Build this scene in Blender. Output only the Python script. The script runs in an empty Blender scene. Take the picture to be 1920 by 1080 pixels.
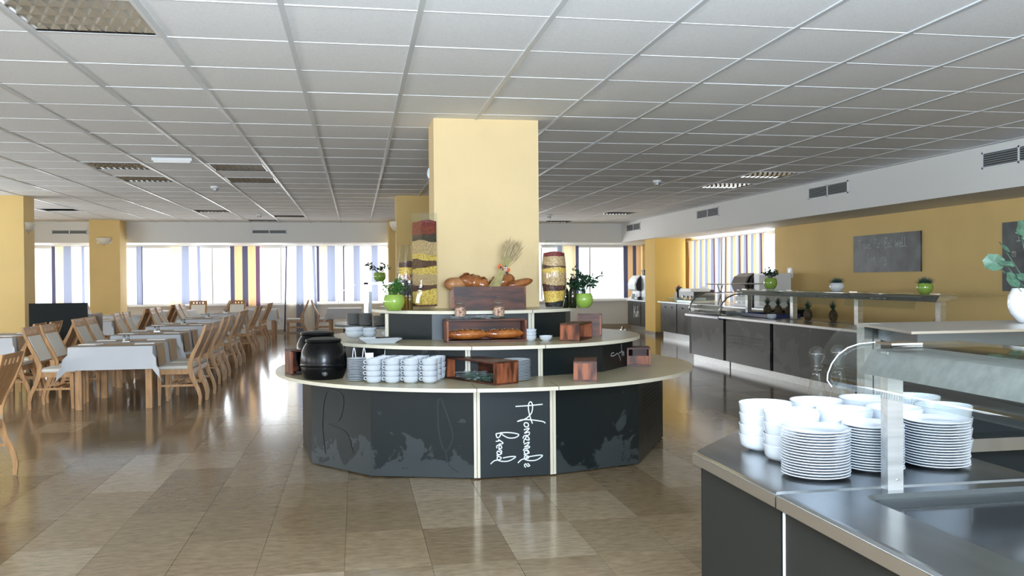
import bpy, bmesh, math, random
from mathutils import Vector, Matrix
random.seed(7)
S = bpy.context.scene
COL = S.collection
PI = math.pi
sin, cos = math.sin, math.cos

# ------------------------------------------------------------------ camera, world, light, exposure
EYE = 1.5
cam_d = bpy.data.cameras.new('camera'); cam = bpy.data.objects.new('camera', cam_d); COL.objects.link(cam)
cam_d.sensor_width = 36.0; cam_d.lens = 30.858; cam_d.clip_start = 0.05; cam_d.clip_end = 300
YAW, PITCH, ROLL = .1760, -.0107, .008
def _ray(u, v):
    u, v = u*cos(ROLL)+v*sin(ROLL), -u*sin(ROLL)+v*cos(ROLL)
    y = cos(PITCH)-v*sin(PITCH); z = sin(PITCH)+v*cos(PITCH)
    return Vector((u*cos(YAW)+y*sin(YAW), -u*sin(YAW)+y*cos(YAW), z))
_f = _ray(0, 0); _r = _ray(1, 0)-_f; _u = _ray(0, 1)-_f
m = Matrix((( _r.x, _u.x, -_f.x, 0), (_r.y, _u.y, -_f.y, 0), (_r.z, _u.z, -_f.z, EYE), (0, 0, 0, 1)))
cam.matrix_world = m
S.camera = cam

w = bpy.data.worlds.new('sky'); S.world = w; w.use_nodes = True
bg = w.node_tree.nodes['Background']
bg.inputs[0].default_value = (.86, .94, 1.0, 1); bg.inputs[1].default_value = 3.2
S.view_settings.view_transform = 'Standard'; S.view_settings.look = 'None'
S.view_settings.gamma = 1; S.view_settings.exposure = 0.0
S.view_settings.use_curve_mapping = False
S.cycles.use_denoising = True
S.cycles.max_bounces = 8; S.cycles.diffuse_bounces = 5; S.cycles.glossy_bounces = 4
S.cycles.transparent_max_bounces = 24; S.cycles.transmission_bounces = 6
S.cycles.sample_clamp_indirect = 6.0
S.cycles.caustics_reflective = False; S.cycles.caustics_refractive = False

def area(name, loc, rot, sx, sy, power, col):
    l = bpy.data.lights.new(name, 'AREA'); l.shape = 'RECTANGLE'; l.size = sx; l.size_y = sy
    l.energy = power; l.color = col
    o = bpy.data.objects.new(name, l); COL.objects.link(o); o.location = loc; o.rotation_euler = rot
    return o
# daylight through the windows of the wall behind the viewpoint, and of the far wall
for x in (-6.0, -1.8, 2.4, 6.2):
    area('rear_daylight', (x, -3.9, 1.75), (PI/2+.7, 0, 0), 3.2, 1.7, 75, (.78, .89, 1.0))
# assumed flash, added unseen behind the camera to brighten the near ceiling
area('ceiling_bounce_fill', (.3, -.8, 1.70), (PI-.50, 0, 0), 1.2, 1.0, 1150, (.70, .84, 1.0))
for y in (-1.0, 5.0, 11.0, 17.0): area('left_fill', (-9.5, y, 1.65), (PI/2+.5, 0, -PI/2), 4.6, 1.5, 270, (.80, .90, 1.0))  # added fill to lift the ceiling; the left wall has no windows
area('far_daylight', (-2.5, 27.6, 1.1), (-PI/2-.35, 0, 0), 17, 2.2, 950, (.97, .98, 1.0))
area('side_daylight', (10.2, 19.4, 1.6), (PI/2+.2, 0, PI/2), 5.5, 2.0, 240, (.97, .98, 1.0))

# ------------------------------------------------------------------ helpers
class MB:
    def __init__(s): s.v = []; s.f = []; s.m = []; s.mi = 0
    def add(s, vs, fs):
        n = len(s.v); s.v += [tuple(p) for p in vs]
        for f in fs: s.f.append(tuple(i+n for i in f)); s.m.append(s.mi)
        return s
    def box(s, x0, x1, y0, y1, z0, z1):
        vs = [(x, y, z) for z in (z0, z1) for y in (y0, y1) for x in (x0, x1)]
        return s.add(vs, [(0,2,3,1),(4,5,7,6),(0,1,5,4),(2,6,7,3),(0,4,6,2),(1,3,7,5)])
    def obox(s, c, sx, sy, sz, M):   # oriented box
        vs = [Vector(c)+M@Vector((x*sx/2, y*sy/2, z*sz/2)) for z in (-1,1) for y in (-1,1) for x in (-1,1)]
        return s.add(vs, [(0,2,3,1),(4,5,7,6),(0,1,5,4),(2,6,7,3),(0,4,6,2),(1,3,7,5)])
    def lathe(s, prof, n=20, c=(0,0,0), cap0=False, cap1=False, a0=0, sy=1):
        vs = []
        for r, z in prof:
            for k in range(n):
                a = a0+2*PI*k/n; vs.append((c[0]+r*cos(a), c[1]+sy*r*sin(a), c[2]+z))
        fs = []
        for j in range(len(prof)-1):
            for k in range(n):
                k2 = (k+1) % n; fs.append((j*n+k, j*n+k2, (j+1)*n+k2, (j+1)*n+k))
        if cap0: fs.append(tuple(range(n-1, -1, -1)))
        if cap1: fs.append(tuple((len(prof)-1)*n+k for k in range(n)))
        return s.add(vs, fs)
    def tube(s, pts, r, n=6, caps=True):
        pts = [Vector(p) for p in pts]; rings = []
        rr = r if isinstance(r, (list, tuple)) else [r]*len(pts)
        up0 = None
        for i, p in enumerate(pts):
            t = (pts[min(i+1, len(pts)-1)]-pts[max(i-1, 0)]).normalized()
            if up0 is None:
                up0 = Vector((0,0,1)) if abs(t.z) < .9 else Vector((1,0,0))
            a = t.cross(up0)
            if a.length < 1e-5: a = t.cross(Vector((0,1,0)))
            a.normalize(); b = t.cross(a).normalized(); up0 = -b if (-b).dot(up0) > 0 else b
            rings.append([p+a*(rr[i]*cos(2*PI*k/n))+b*(rr[i]*sin(2*PI*k/n)) for k in range(n)])
        vs = [q for R in rings for q in R]; fs = []
        for j in range(len(rings)-1):
            for k in range(n):
                k2 = (k+1) % n; fs.append((j*n+k, j*n+k2, (j+1)*n+k2, (j+1)*n+k))
        if caps: fs.append(tuple(range(n-1, -1, -1))); fs.append(tuple((len(rings)-1)*n+k for k in range(n)))
        return s.add(vs, fs)
    def prism(s, poly, z0, z1):
        n = len(poly)
        vs = [(x, y, z0) for x, y in poly]+[(x, y, z1) for x, y in poly]
        fs = [tuple(range(n-1, -1, -1)), tuple(range(n, 2*n))]
        fs += [(k, (k+1) % n, n+(k+1) % n, n+k) for k in range(n)]
        return s.add(vs, fs)
    def rings(s, rl, cap0=True, cap1=True):
        n = len(rl[0]); vs = [p for R in rl for p in R]; fs = []
        for j in range(len(rl)-1):
            for k in range(n):
                k2 = (k+1) % n; fs.append((j*n+k, j*n+k2, (j+1)*n+k2, (j+1)*n+k))
        if cap0: fs.append(tuple(range(n-1, -1, -1)))
        if cap1: fs.append(tuple((len(rl)-1)*n+k for k in range(n)))
        return s.add(vs, fs)
    def ribbon(s, pts, wd, off, nrm):  # flat stroke with thickness lying on a plane with normal nrm
        nrm = Vector(nrm).normalized(); pts = [Vector(p) for p in pts]; L = []; R = []
        for i, p in enumerate(pts):
            t = pts[min(i+1, len(pts)-1)]-pts[max(i-1, 0)]
            if t.length < 1e-7: t = Vector((0,0,1))
            a = t.normalized().cross(nrm)*(wd/2)
            L.append(p+a+nrm*off); R.append(p-a+nrm*off)
        n = len(pts)
        return s.add(L+R, [(i, i+1, n+i+1, n+i) for i in range(n-1)])

def offset(poly, d):  # inset a convex counter-clockwise polygon
    n = len(poly); out = []
    for i in range(n):
        p0 = Vector(poly[i-1]); p1 = Vector(poly[i]); p2 = Vector(poly[(i+1) % n])
        e1 = (p1-p0).normalized(); e2 = (p2-p1).normalized()
        n1 = Vector((-e1.y, e1.x)); n2 = Vector((-e2.y, e2.x))
        k = d/(1+n1.dot(n2)); out.append(tuple(p1+(n1+n2)*k))
    return out
def rounded_slab(mb, poly, z0, z1, r, cap=True):
    rl = [[(x, y, z0) for x, y in offset(poly, r*.5)], [(x, y, z0+r*.5) for x, y in poly]]
    for t in (0, .35, .7, 1):
        a = t*PI/2; q = offset(poly, r*(1-cos(a))) if t else poly
        rl.append([(x, y, z1-r+r*sin(a)) for x, y in q])
    mb.rings(rl, True, cap)
    return rl[-1]

def obj(name, mb, mt, parent=None, loc=(0,0,0), rz=0, smooth=False, **props):
    me = bpy.data.meshes.new(name); me.from_pydata(mb.v, [], mb.f)
    mts = mt if isinstance(mt, (list, tuple)) else [mt]
    for q in mts: me.materials.append(q)
    if len(mts) > 1: me.polygons.foreach_set('material_index', mb.m)
    me.validate()
    if smooth:
        me.polygons.foreach_set('use_smooth', [True]*len(me.polygons))
        me.set_sharp_from_angle(angle=smooth if smooth is not True else .7)
    o = bpy.data.objects.new(name, me); COL.objects.link(o)
    if parent: o.parent = parent
    o.location = loc; o.rotation_euler = (0, 0, rz)
    for k, v in props.items(): o[k] = v
    return o
def tag(o, label, cat, group=None):
    o['label'] = label; o['category'] = cat
    if group: o['group'] = group
    return o
def thing(name, label, cat, loc=(0,0,0), rz=0, group=None):
    o = bpy.data.objects.new(name, None); COL.objects.link(o); o.location = loc; o.rotation_euler = (0,0,rz)
    o.empty_display_size = .1
    return tag(o, label, cat, group)
def struct(name, mb, mt, parent=None, label=None, **k):
    o = obj(name, mb, mt, parent, **k)
    if not parent: o['kind'] = 'structure'
    if label: o['label'] = label
    return o
KIDS = {}
def copy_tree(o, parent=None):
    c = o.copy(); COL.objects.link(c)
    if parent: c.parent = parent
    for ch in KIDS.get(o.name) or list(o.children): copy_tree(ch, c)
    return c
def place(src, first, loc, rz, label, group=None):
    o = src if first else copy_tree(src)
    o.location = loc; o.rotation_euler = (0, 0, rz); o['label'] = label
    if group: o['group'] = group
    return o
ORD = 'topmost second third fourth fifth sixth seventh eighth ninth tenth eleventh twelfth thirteenth fourteenth fifteenth sixteenth seventeenth eighteenth nineteenth twentieth'.split()

# ------------------------------------------------------------------ materials
def lin(c): return tuple(((x/255)/12.92 if x/255 <= .04045 else ((x/255+.055)/1.055)**2.4) for x in c)
def base(name):
    mt = bpy.data.materials.new(name); mt.use_nodes = True
    nt = mt.node_tree; return mt, nt, nt.nodes['Principled BSDF']
def mat(name, c, rough=.5, metal=0, var=0, scale=8, bump=0, bscale=60, c2=None, stretch=None, spec=None, detail=4, ramp=(.35, .65), coat=0):
    mt, nt, b = base(name); N = nt.nodes; Lk = nt.links.new
    b.inputs['Base Color'].default_value = (*c, 1); b.inputs['Roughness'].default_value = rough; b.inputs['Metallic'].default_value = metal
    if spec is not None: b.inputs['Specular IOR Level'].default_value = spec
    if coat: b.inputs['Coat Weight'].default_value = coat; b.inputs['Coat Roughness'].default_value = .1
    tc = N.new('ShaderNodeTexCoord'); mp = N.new('ShaderNodeMapping'); Lk(tc.outputs['Object'], mp.inputs[0])
    if stretch: mp.inputs['Scale'].default_value = stretch
    if var or c2:
        no = N.new('ShaderNodeTexNoise'); no.inputs['Scale'].default_value = scale; no.inputs['Detail'].default_value = detail
        Lk(mp.outputs[0], no.inputs['Vector'])
        cr = N.new('ShaderNodeValToRGB'); Lk(no.outputs['Fac'], cr.inputs[0])
        a = c if c2 else tuple(x*(1-var) for x in c); z = c2 if c2 else tuple(min(1, x*(1+var)) for x in c)
        cr.color_ramp.elements[0].color = (*a, 1); cr.color_ramp.elements[1].color = (*z, 1)
        cr.color_ramp.elements[0].position, cr.color_ramp.elements[1].position = ramp
        Lk(cr.outputs[0], b.inputs['Base Color'])
    if bump:
        n2 = N.new('ShaderNodeTexNoise'); n2.inputs['Scale'].default_value = bscale; n2.inputs['Detail'].default_value = 3
        Lk(mp.outputs[0], n2.inputs['Vector'])
        bp = N.new('ShaderNodeBump'); bp.inputs['Strength'].default_value = bump; bp.inputs['Distance'].default_value = .01
        Lk(n2.outputs['Fac'], bp.inputs['Height']); Lk(bp.outputs[0], b.inputs['Normal'])
    return mt
def glassmat(name, tint=(1,1,1), rough=.02, amt=1.0):
    mt = bpy.data.materials.new(name); mt.use_nodes = True; nt = mt.node_tree; N = nt.nodes; N.clear()
    o = N.new('ShaderNodeOutputMaterial'); mx = N.new('ShaderNodeMixShader'); t = N.new('ShaderNodeBsdfTransparent')
    g = N.new('ShaderNodeBsdfGlossy'); fr = N.new('ShaderNodeLayerWeight'); fr.inputs['Blend'].default_value = .5
    pw = N.new('ShaderNodeMath'); pw.operation = 'POWER'; pw.inputs[1].default_value = 4.0
    mu = N.new('ShaderNodeMath'); mu.operation = 'MULTIPLY_ADD'; mu.inputs[1].default_value = .45; mu.inputs[2].default_value = .03*amt; mu.use_clamp = True
    t.inputs[0].default_value = (*tint, 1); g.inputs['Roughness'].default_value = rough
    nt.links.new(fr.outputs['Facing'], pw.inputs[0]); nt.links.new(pw.outputs[0], mu.inputs[0]); nt.links.new(mu.outputs[0], mx.inputs[0])
    nt.links.new(t.outputs[0], mx.inputs[1]); nt.links.new(g.outputs[0], mx.inputs[2]); nt.links.new(mx.outputs[0], o.inputs[0])
    return mt
def cloth_trans(name, c, f=.45):
    mt = bpy.data.materials.new(name); mt.use_nodes = True; nt = mt.node_tree; N = nt.nodes; N.clear()
    o = N.new('ShaderNodeOutputMaterial'); mx = N.new('ShaderNodeMixShader'); d = N.new('ShaderNodeBsdfDiffuse'); t = N.new('ShaderNodeBsdfTranslucent')
    d.inputs[0].default_value = (*c, 1); t.inputs[0].default_value = (*c, 1); mx.inputs[0].default_value = f
    nt.links.new(d.outputs[0], mx.inputs[1]); nt.links.new(t.outputs[0], mx.inputs[2]); nt.links.new(mx.outputs[0], o.inputs[0])
    return mt
def tilemat(name, cols, rough, bump=0, bscale=40, nscale=6, streak=None, pits=False, spec=.5, rvar=0):
    """per-object / per-island random shade plus mottling"""
    mt, nt, b = base(name); N = nt.nodes; Lk = nt.links.new
    geo = N.new('ShaderNodeNewGeometry'); oi = N.new('ShaderNodeObjectInfo'); ad = N.new('ShaderNodeMath'); ad.operation = 'ADD'
    fr = N.new('ShaderNodeMath'); fr.operation = 'FRACT'
    Lk(geo.outputs['Random Per Island'], ad.inputs[0]); Lk(oi.outputs['Random'], ad.inputs[1]); Lk(ad.outputs[0], fr.inputs[0])
    cr = N.new('ShaderNodeValToRGB'); e = cr.color_ramp.elements; e[0].color = (*cols[0], 1); e[1].color = (*cols[-1], 1)
    for i, c in enumerate(cols[1:-1]): q = e.new((i+1)/(len(cols)-1)); q.color = (*c, 1)
    Lk(fr.outputs[0], cr.inputs[0])
    mp = N.new('ShaderNodeMapping'); Lk(geo.outputs['Position'], mp.inputs[0])
    if streak: mp.inputs['Scale'].default_value = streak
    no = N.new('ShaderNodeTexNoise'); no.inputs['Scale'].default_value = nscale; no.inputs['Detail'].default_value = 8; no.inputs['Roughness'].default_value = .7
    Lk(mp.outputs[0], no.inputs['Vector'])
    c2 = N.new('ShaderNodeValToRGB'); c2.color_ramp.elements[0].color = (.72,.70,.66,1); c2.color_ramp.elements[1].color = (1.1,1.1,1.1,1)
    c2.color_ramp.elements[0].position = .36; c2.color_ramp.elements[1].position = .6
    Lk(no.outputs['Fac'], c2.inputs[0])
    mx = N.new('ShaderNodeMix'); mx.data_type = 'RGBA'; mx.blend_type = 'MULTIPLY'; mx.inputs[0].default_value = 1 if pits else .25
    Lk(cr.outputs[0], mx.inputs[6]); Lk(c2.outputs[0], mx.inputs[7]); out = mx.outputs[2]
    if pits:
        v = N.new('ShaderNodeTexNoise'); v.inputs['Scale'].default_value = 16; v.inputs['Detail'].default_value = 2; Lk(mp.outputs[0], v.inputs['Vector'])
        c3 = N.new('ShaderNodeValToRGB'); c3.color_ramp.elements[0].color = (.25,.2,.15,1); c3.color_ramp.elements[0].position = .2
        c3.color_ramp.elements[1].position = .24; c3.color_ramp.elements[1].color = (1,1,1,1); Lk(v.outputs['Fac'], c3.inputs[0])
        m2 = N.new('ShaderNodeMix'); m2.data_type = 'RGBA'; m2.blend_type = 'MULTIPLY'; m2.inputs[0].default_value = 1
        Lk(out, m2.inputs[6]); Lk(c3.outputs[0], m2.inputs[7]); out = m2.outputs[2]
    Lk(out, b.inputs['Base Color']); b.inputs['Roughness'].default_value = rough; b.inputs['Specular IOR Level'].default_value = spec
    if bump:
        n2 = N.new('ShaderNodeTexNoise'); n2.inputs['Scale'].default_value = bscale; Lk(geo.outputs['Position'], n2.inputs['Vector'])
        bp = N.new('ShaderNodeBump'); bp.inputs['Strength'].default_value = bump; bp.inputs['Distance'].default_value = .004
        Lk(n2.outputs['Fac'], bp.inputs['Height']); Lk(bp.outputs[0], b.inputs['Normal'])
    return mt
def splat(name, dark, light, lo, hi, scale=3.2, seed=0, rough=.32):
    """chalkboard laminate printed with paler splashes, denser near the foot"""
    mt, nt, b = base(name); N = nt.nodes; Lk = nt.links.new
    tc = N.new('ShaderNodeTexCoord'); mp = N.new('ShaderNodeMapping'); mp.inputs['Location'].default_value = (seed, seed*.7, 0)
    Lk(tc.outputs['Object'], mp.inputs[0])
    no = N.new('ShaderNodeTexNoise'); no.inputs['Scale'].default_value = scale; no.inputs['Detail'].default_value = 9; no.inputs['Roughness'].default_value = .62; no.inputs['Distortion'].default_value = .6
    Lk(mp.outputs[0], no.inputs['Vector'])
    sx = N.new('ShaderNodeSeparateXYZ'); Lk(tc.outputs['Object'], sx.inputs[0])
    mr = N.new('ShaderNodeMapRange'); mr.inputs[1].default_value = lo; mr.inputs[2].default_value = hi; mr.inputs[3].default_value = .16; mr.inputs[4].default_value = -.12
    Lk(sx.outputs['Z'], mr.inputs[0])
    ad = N.new('ShaderNodeMath'); ad.operation = 'ADD'; Lk(no.outputs['Fac'], ad.inputs[0]); Lk(mr.outputs[0], ad.inputs[1])
    cr = N.new('ShaderNodeValToRGB'); cr.color_ramp.elements[0].position = .535; cr.color_ramp.elements[1].position = .55
    cr.color_ramp.elements[0].color = (*dark, 1); cr.color_ramp.elements[1].color = (*light, 1); Lk(ad.outputs[0], cr.inputs[0])
    Lk(cr.outputs[0], b.inputs['Base Color']); b.inputs['Roughness'].default_value = rough; b.inputs['Specular IOR Level'].default_value = .3
    return mt

M_ = {}
white_paint = mat('white_paint', (.80,.80,.78), .7)
tbar = mat('ceiling_grid_metal', (.74,.75,.75), .5)
ceil_t = tilemat('ceiling_tile_fissured', [(.85,.86,.87),(.88,.89,.90),(.86,.87,.88)], .85, bump=.25, bscale=160, nscale=70, spec=.2)
tee_m = mat('main_tee_paint', (.60,.62,.63), .35)
plenum = mat('dark_plenum', (.05,.05,.05), .9)
floor_t = tilemat('polished_travertine', [(.20,.140,.078),(.29,.215,.13),(.225,.163,.094),(.38,.305,.21),(.21,.15,.087),(.255,.188,.112)], .13, nscale=4.5, streak=(2.2,7,1), pits=True, spec=.42)
grout = mat('floor_grout', (.16,.13,.10), .6)
yellow = mat('yellow_wall', (.78,.56,.23), .75, var=.03, scale=1.5, bump=.15, bscale=200)
yellow_lit = mat('yellow_column_lit', (.77,.59,.32), .75, var=.02, scale=2, bump=.15, bscale=200)  # wall yellow made paler, the cool near light put into the colour
yellow_deep = mat('yellow_column_deep', (.82,.55,.15), .75, var=.02, scale=2, bump=.15, bscale=200)
sill_white = mat('window_white', (.84,.84,.83), .4)
pane = glassmat('window_glass')
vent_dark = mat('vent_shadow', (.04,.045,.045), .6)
vent_metal = mat('vent_metal', (.42,.45,.46), .4, .3)
chrome = mat('mirror_louvre', (.46,.45,.43), .12, 1)
steel = mat('brushed_steel', (.55,.56,.56), .36, 1, var=.12, scale=3, stretch=(1,12,12), bump=.03, bscale=220)
steel_top = mat('steel_worktop', (.36,.38,.39), .26, 1, var=.10, scale=2, stretch=(6,1,1))
steel_dull = mat('steel_edge', (.46,.43,.38), .35, 1)
steel_dark = mat('dark_steel', (.10,.11,.11), .3, .7)
china = mat('white_china', (.56,.60,.645), .14, coat=.2)
china_sh = mat('shaded_china', (.40,.41,.40), .25)  # white china darkened, backlit shade painted into the plate colour
black_gloss = mat('black_enamel', (.003,.0033,.0037), .24, spec=.25, bump=.05, bscale=90)
black_mat = mat('black_laminate', (.006,.009,.010), .5, spec=.2)
bplastic = mat('black_plastic', (.015,.015,.016), .35)
grey_pl = mat('grey_plastic', (.35,.37,.38), .35, .4)
white_pl = mat('white_plastic', (.80,.82,.84), .4)
cream_edge = mat('cream_edge', (.74,.69,.55), .5)
cream_top = mat('cream_laminate', (.46,.41,.27), .30, var=.05, scale=3)
DK, LT = (.008,.012,.013), (.034,.042,.044)
isl_mats = [splat('island_panel_print_%d' % k, DK, LT, 0.0, .42, 4.2, seed=k*3.1) for k in range(4)]
isl_plain = mat('island_panel_plain', (.018,.024,.026), .4, spec=.3)
cnt_mats = [splat('counter_panel_print_%d' % k, (.026,.028,.025), (.060,.060,.052), .1, .9, 2.6, seed=5+k*2.3, rough=.3) for k in range(3)]
fg_panel = splat('near_counter_panel', (.036,.037,.035), (.11,.11,.105), -.6, .25, 7.0, seed=2.2, rough=.35)
fg_plain = mat('near_counter_plain', (.017,.018,.016), .55, spec=.2)
chalk_w = mat('white_chalk', (.82,.86,.88), .8)
chalk_f = mat('faint_chalk', (.22,.23,.23), .8)
chalk_m = mat('soft_chalk', (.50,.53,.53), .8)
board = mat('chalkboard', (.045,.052,.055), .45, c2=(.12,.135,.14), scale=3.5)
oak = mat('light_oak', (.52,.29,.13), .42, var=.18, scale=4, stretch=(8,8,1.2))
veneer = mat('curved_veneer', (.40,.215,.095), .42, var=.15, scale=4, stretch=(6,6,1))
cushion = mat('cream_upholstery', (.80,.78,.71), .85, bump=.2, bscale=300)
linen = mat('white_tablecloth', (.62,.64,.68), .85, bump=.1, bscale=250)
kraft = mat('tan_runner', (.50,.36,.23), .8, var=.06, scale=10)
paper = mat('white_napkin', (.84,.84,.82), .8)
sheesham = mat('dark_sheesham_wood', (.026,.009,.006), .42, spec=.3, c2=(.13,.038,.017), scale=2.6, stretch=(1.2,5,9), detail=6, ramp=(.38,.66))
sheesham_v = mat('dark_sheesham_upright', (.045,.014,.008), .42, spec=.3, c2=(.32,.10,.042), scale=2.6, stretch=(5,9,1.5), detail=6, ramp=(.34,.62))
bread_m = mat('bread_crust', (.16,.045,.012), .22, c2=(.42,.16,.05), scale=9, bump=.3, bscale=25, ramp=(.35,.75))
bread_l = mat('bread_crust_matt', (.28,.11,.04), .4, c2=(.45,.22,.09), scale=7, bump=.3, bscale=25)
glazed = mat('glazed_loaf', (.20,.05,.012), .12, c2=(.48,.17,.035), scale=8, bump=.3, bscale=18, ramp=(.4,.75))
edge_m = mat('glass_rim_light', (.80,.84,.85), .15, coat=.6)  # pale colour stands in for light caught by the glass edge
glass = glassmat('clear_glass', (.96,.98,.97), .02, 1.6)
glass2 = glassmat('guard_glass', (.90,.93,.92), .03, 1.5)
amber = glassmat('olive_oil', (.75,.55,.08), .03, .8)
amber_d = mat('dark_oil', (.10,.06,.01), .15)
bottle_g = mat('dark_bottle_glass', (.012,.016,.006), .06)
lime = mat('lime_glaze', (.27,.42,.07), .14, coat=.4)
white_gl = mat('white_glaze', (.78,.80,.82), .14, coat=.4)
soil = mat('potting_soil', (.05,.03,.02), .9)
leaf_d = mat('dark_leaf', (.012,.045,.018), .45, var=.4, scale=20)
leaf_m = mat('mid_leaf', (.035,.13,.02), .5, var=.3, scale=20)
leaf_b = mat('bluish_leaf', (.06,.12,.10), .6, var=.3, scale=20)
leaf_h = mat('herb_leaf', (.05,.10,.07), .6, var=.3, scale=20)
lav = mat('dried_lavender', (.10,.12,.12), .8, c2=(.28,.29,.30), scale=25)
straw = mat('wheat_straw', (.50,.44,.20), .7, var=.2, scale=20)
straw_p = mat('wheat_ears', (.46,.36,.20), .7, var=.2, scale=25)
leaf_g = mat('geranium_leaf', (.045,.10,.06), .55, var=.3, scale=20)
def beans(name, c, c2, s=70): return mat(name, c, .6, c2=c2, scale=s, bump=.9, bscale=s, detail=2, ramp=(.35,.6))
b_corn = beans('corn_kernels', (.55,.30,.03), (.85,.62,.16)); b_wheat = beans('wheat_grains', (.36,.20,.08), (.70,.50,.27), 90)
b_dark = beans('dark_beans', (.03,.008,.008), (.12,.045,.035)); b_red = beans('red_beans', (.10,.008,.008), (.26,.02,.02))
b_black = beans('black_beans', (.006,.006,.006), (.03,.03,.035)); b_pink = beans('speckled_beans', (.20,.05,.04), (.62,.42,.30), 50)
pine_b = mat('pineapple_skin', (.02,.014,.006), .6, c2=(.10,.06,.02), scale=40)
orange_p = mat('orange_petals', (.65,.14,.03), .6); white_p = mat('white_petals', (.8,.78,.74), .7); berry = mat('dark_berries', (.03,.03,.05), .3)
blue_pl = mat('blue_panel', (.012,.022,.09), .35)
cur_cream = cloth_trans('curtain_cream', (.80,.66,.42)); cur_pale = cloth_trans('curtain_pale', (.84,.80,.72))
cur_blue = cloth_trans('curtain_blue', (.27,.30,.40), .4); cur_navy = cloth_trans('curtain_navy', (.09,.09,.15), .3)
cur_orange = cloth_trans('curtain_apricot', (.84,.56,.30), .3); cur_plum = cloth_trans('curtain_plum', (.16,.09,.15), .3)
CUR = [cur_cream, cur_pale, cur_blue, cur_navy, cur_orange, cur_plum]
sconce_m = mat('plaster_sconce', (.80,.74,.62), .6)
facade = mat('street_facade', (.80,.80,.78), .8)
asphalt = mat('street_ground', (.55,.55,.54), .9)

# ------------------------------------------------------------------ room
A = .78; CEIL = 3.049; GX = -.5093*A; GY = 7.5489*A
XL, XR, YB, YF = -9.6, 8.6, 25.8, -4.0
XBK, YBK, ZBK = 7.5, 24.2, 2.51

# floor
fx, fy, ox, oy = .4505, .686, -.072, .472
fl = struct('floor', MB().box(XL-.1, XR+.1, YF-.1, YB+.1, -.1, -.006), grout, label='polished beige travertine tile floor')
cells = []
for i in range(-23, 21):
    for j in range(-8, 38):
        x0 = ox+i*fx; y0 = oy+j*fy
        x1, y1 = min(x0+fx, XR), min(y0+fy, YB); x0, y0 = max(x0, XL), max(y0, YF)
        if x1-x0 < .02 or y1-y0 < .02: continue
        cx, cy = (x0+x1)/2, (y0+y1)/2
        d = cy*cos(YAW)+cx*sin(YAW); s = cx*cos(YAW)-cy*sin(YAW)
        vis = d > 3.3 and abs(s) < .60*d+.35
        hid = (cx-1.2)**2+(cy-8.2)**2 < 1.5**2 or (cx > 1.5 and cy < 3.4)
        cells.append(((0 if vis and not hid else 1), d, i, j, x0, x1, y0, y1))
cells.sort()
def tile_mesh(mb, x0, x1, y0, y1, g=.0007, z=0, t=.006):
    vs = [(x0+g, y0+g, z-t), (x1-g, y0+g, z-t), (x1-g, y1-g, z-t), (x0+g, y1-g, z-t)]
    q = g+.0004
    vs += [(x0+q, y0+q, z), (x1-q, y0+q, z), (x1-q, y1-q, z), (x0+q, y1-q, z)]
    mb.add(vs, [(4,5,6,7), (0,1,5,4), (1,2,6,5), (2,3,7,6), (3,0,4,7)])
rest = MB(); tmb = None; n = 0
for c in cells:
    full = abs(c[5]-c[4]-fx) < 1e-4 and abs(c[7]-c[6]-fy) < 1e-4
    if n < 300 and full and c[0] == 0:
        if tmb is None:
            t = MB(); tile_mesh(t, 0, fx, 0, fy); tmb = obj('floor_tile', t, floor_t, fl, (c[4], c[6], random.uniform(-.0004, .0004)))
        else:
            o = tmb.copy(); COL.objects.link(o); o.location = (c[4], c[6], random.uniform(-.0004, .0004))
        n += 1
    else: tile_mesh(rest, *c[4:])
o = obj('floor_tiles_beyond', rest, floor_t, fl); o['kind'] = 'stuff'

# ceiling: slab over a void, tee bars, tiles, lights
ce = struct('ceiling', MB().box(XL-.1, XR+.1, YF-.1, YB+.1, CEIL+.16, CEIL+.3), white_paint, label='suspended ceiling of square white fissured tiles')
lights = {(-2,-1), (-4,8), (-4,10), (-2,8), (-2,10), (-4,18), (-2,20), (-3,22), (8,8), (8,10), (8,18), (7,22), (-2,-3), (8,-1), (8,-3), (3,-3), (-4,-3), (-8,-1), (-8,8), (-8,10), (-8,18), (-10,18), (3,18)}
lights -= {(3,-3), (8,-1)}
ii = range(int((XL-GX)/A)-1, int((XBK-GX)/A)+1); jj = range(int((YF-GY)/A)-1, int((YBK-GY)/A)+1)
def clampc(i, j): return max(GX+i*A, XL), min(GX+(i+1)*A, XBK), max(GY+j*A, YF), min(GY+(j+1)*A, YBK)
cells = []
for i in ii:
    for j in jj:
        x0, x1, y0, y1 = clampc(i, j)
        if x1-x0 < .03 or y1-y0 < .03 or (i, j) in lights: continue
        cx, cy = (x0+x1)/2, (y0+y1)/2
        d = cy*cos(YAW)+cx*sin(YAW); s = cx*cos(YAW)-cy*sin(YAW)
        full = (x1-x0 > A-.001 and y1-y0 > A-.001)
        cells.append((0 if d > 4.2 and abs(s) < .60*d+.4 else 1, d, full, x0, x1, y0, y1))
cells.sort()
def ctile(mb, x0, x1, y0, y1, g=.006, r=.004):
    z = CEIL
    vs = [(x0+g, y0+g, z+.012), (x1-g, y0+g, z+.012), (x1-g, y1-g, z+.012), (x0+g, y1-g, z+.012)]
    q = g+.006
    vs += [(x0+q, y0+q, z+r), (x1-q, y0+q, z+r), (x1-q, y1-q, z+r), (x0+q, y1-q, z+r)]
    mb.add(vs, [(7,6,5,4), (4,5,1,0), (5,6,2,1), (6,7,3,2), (7,4,0,3), (0,1,2,3)])
rest = MB(); src = None; n = 0
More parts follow.
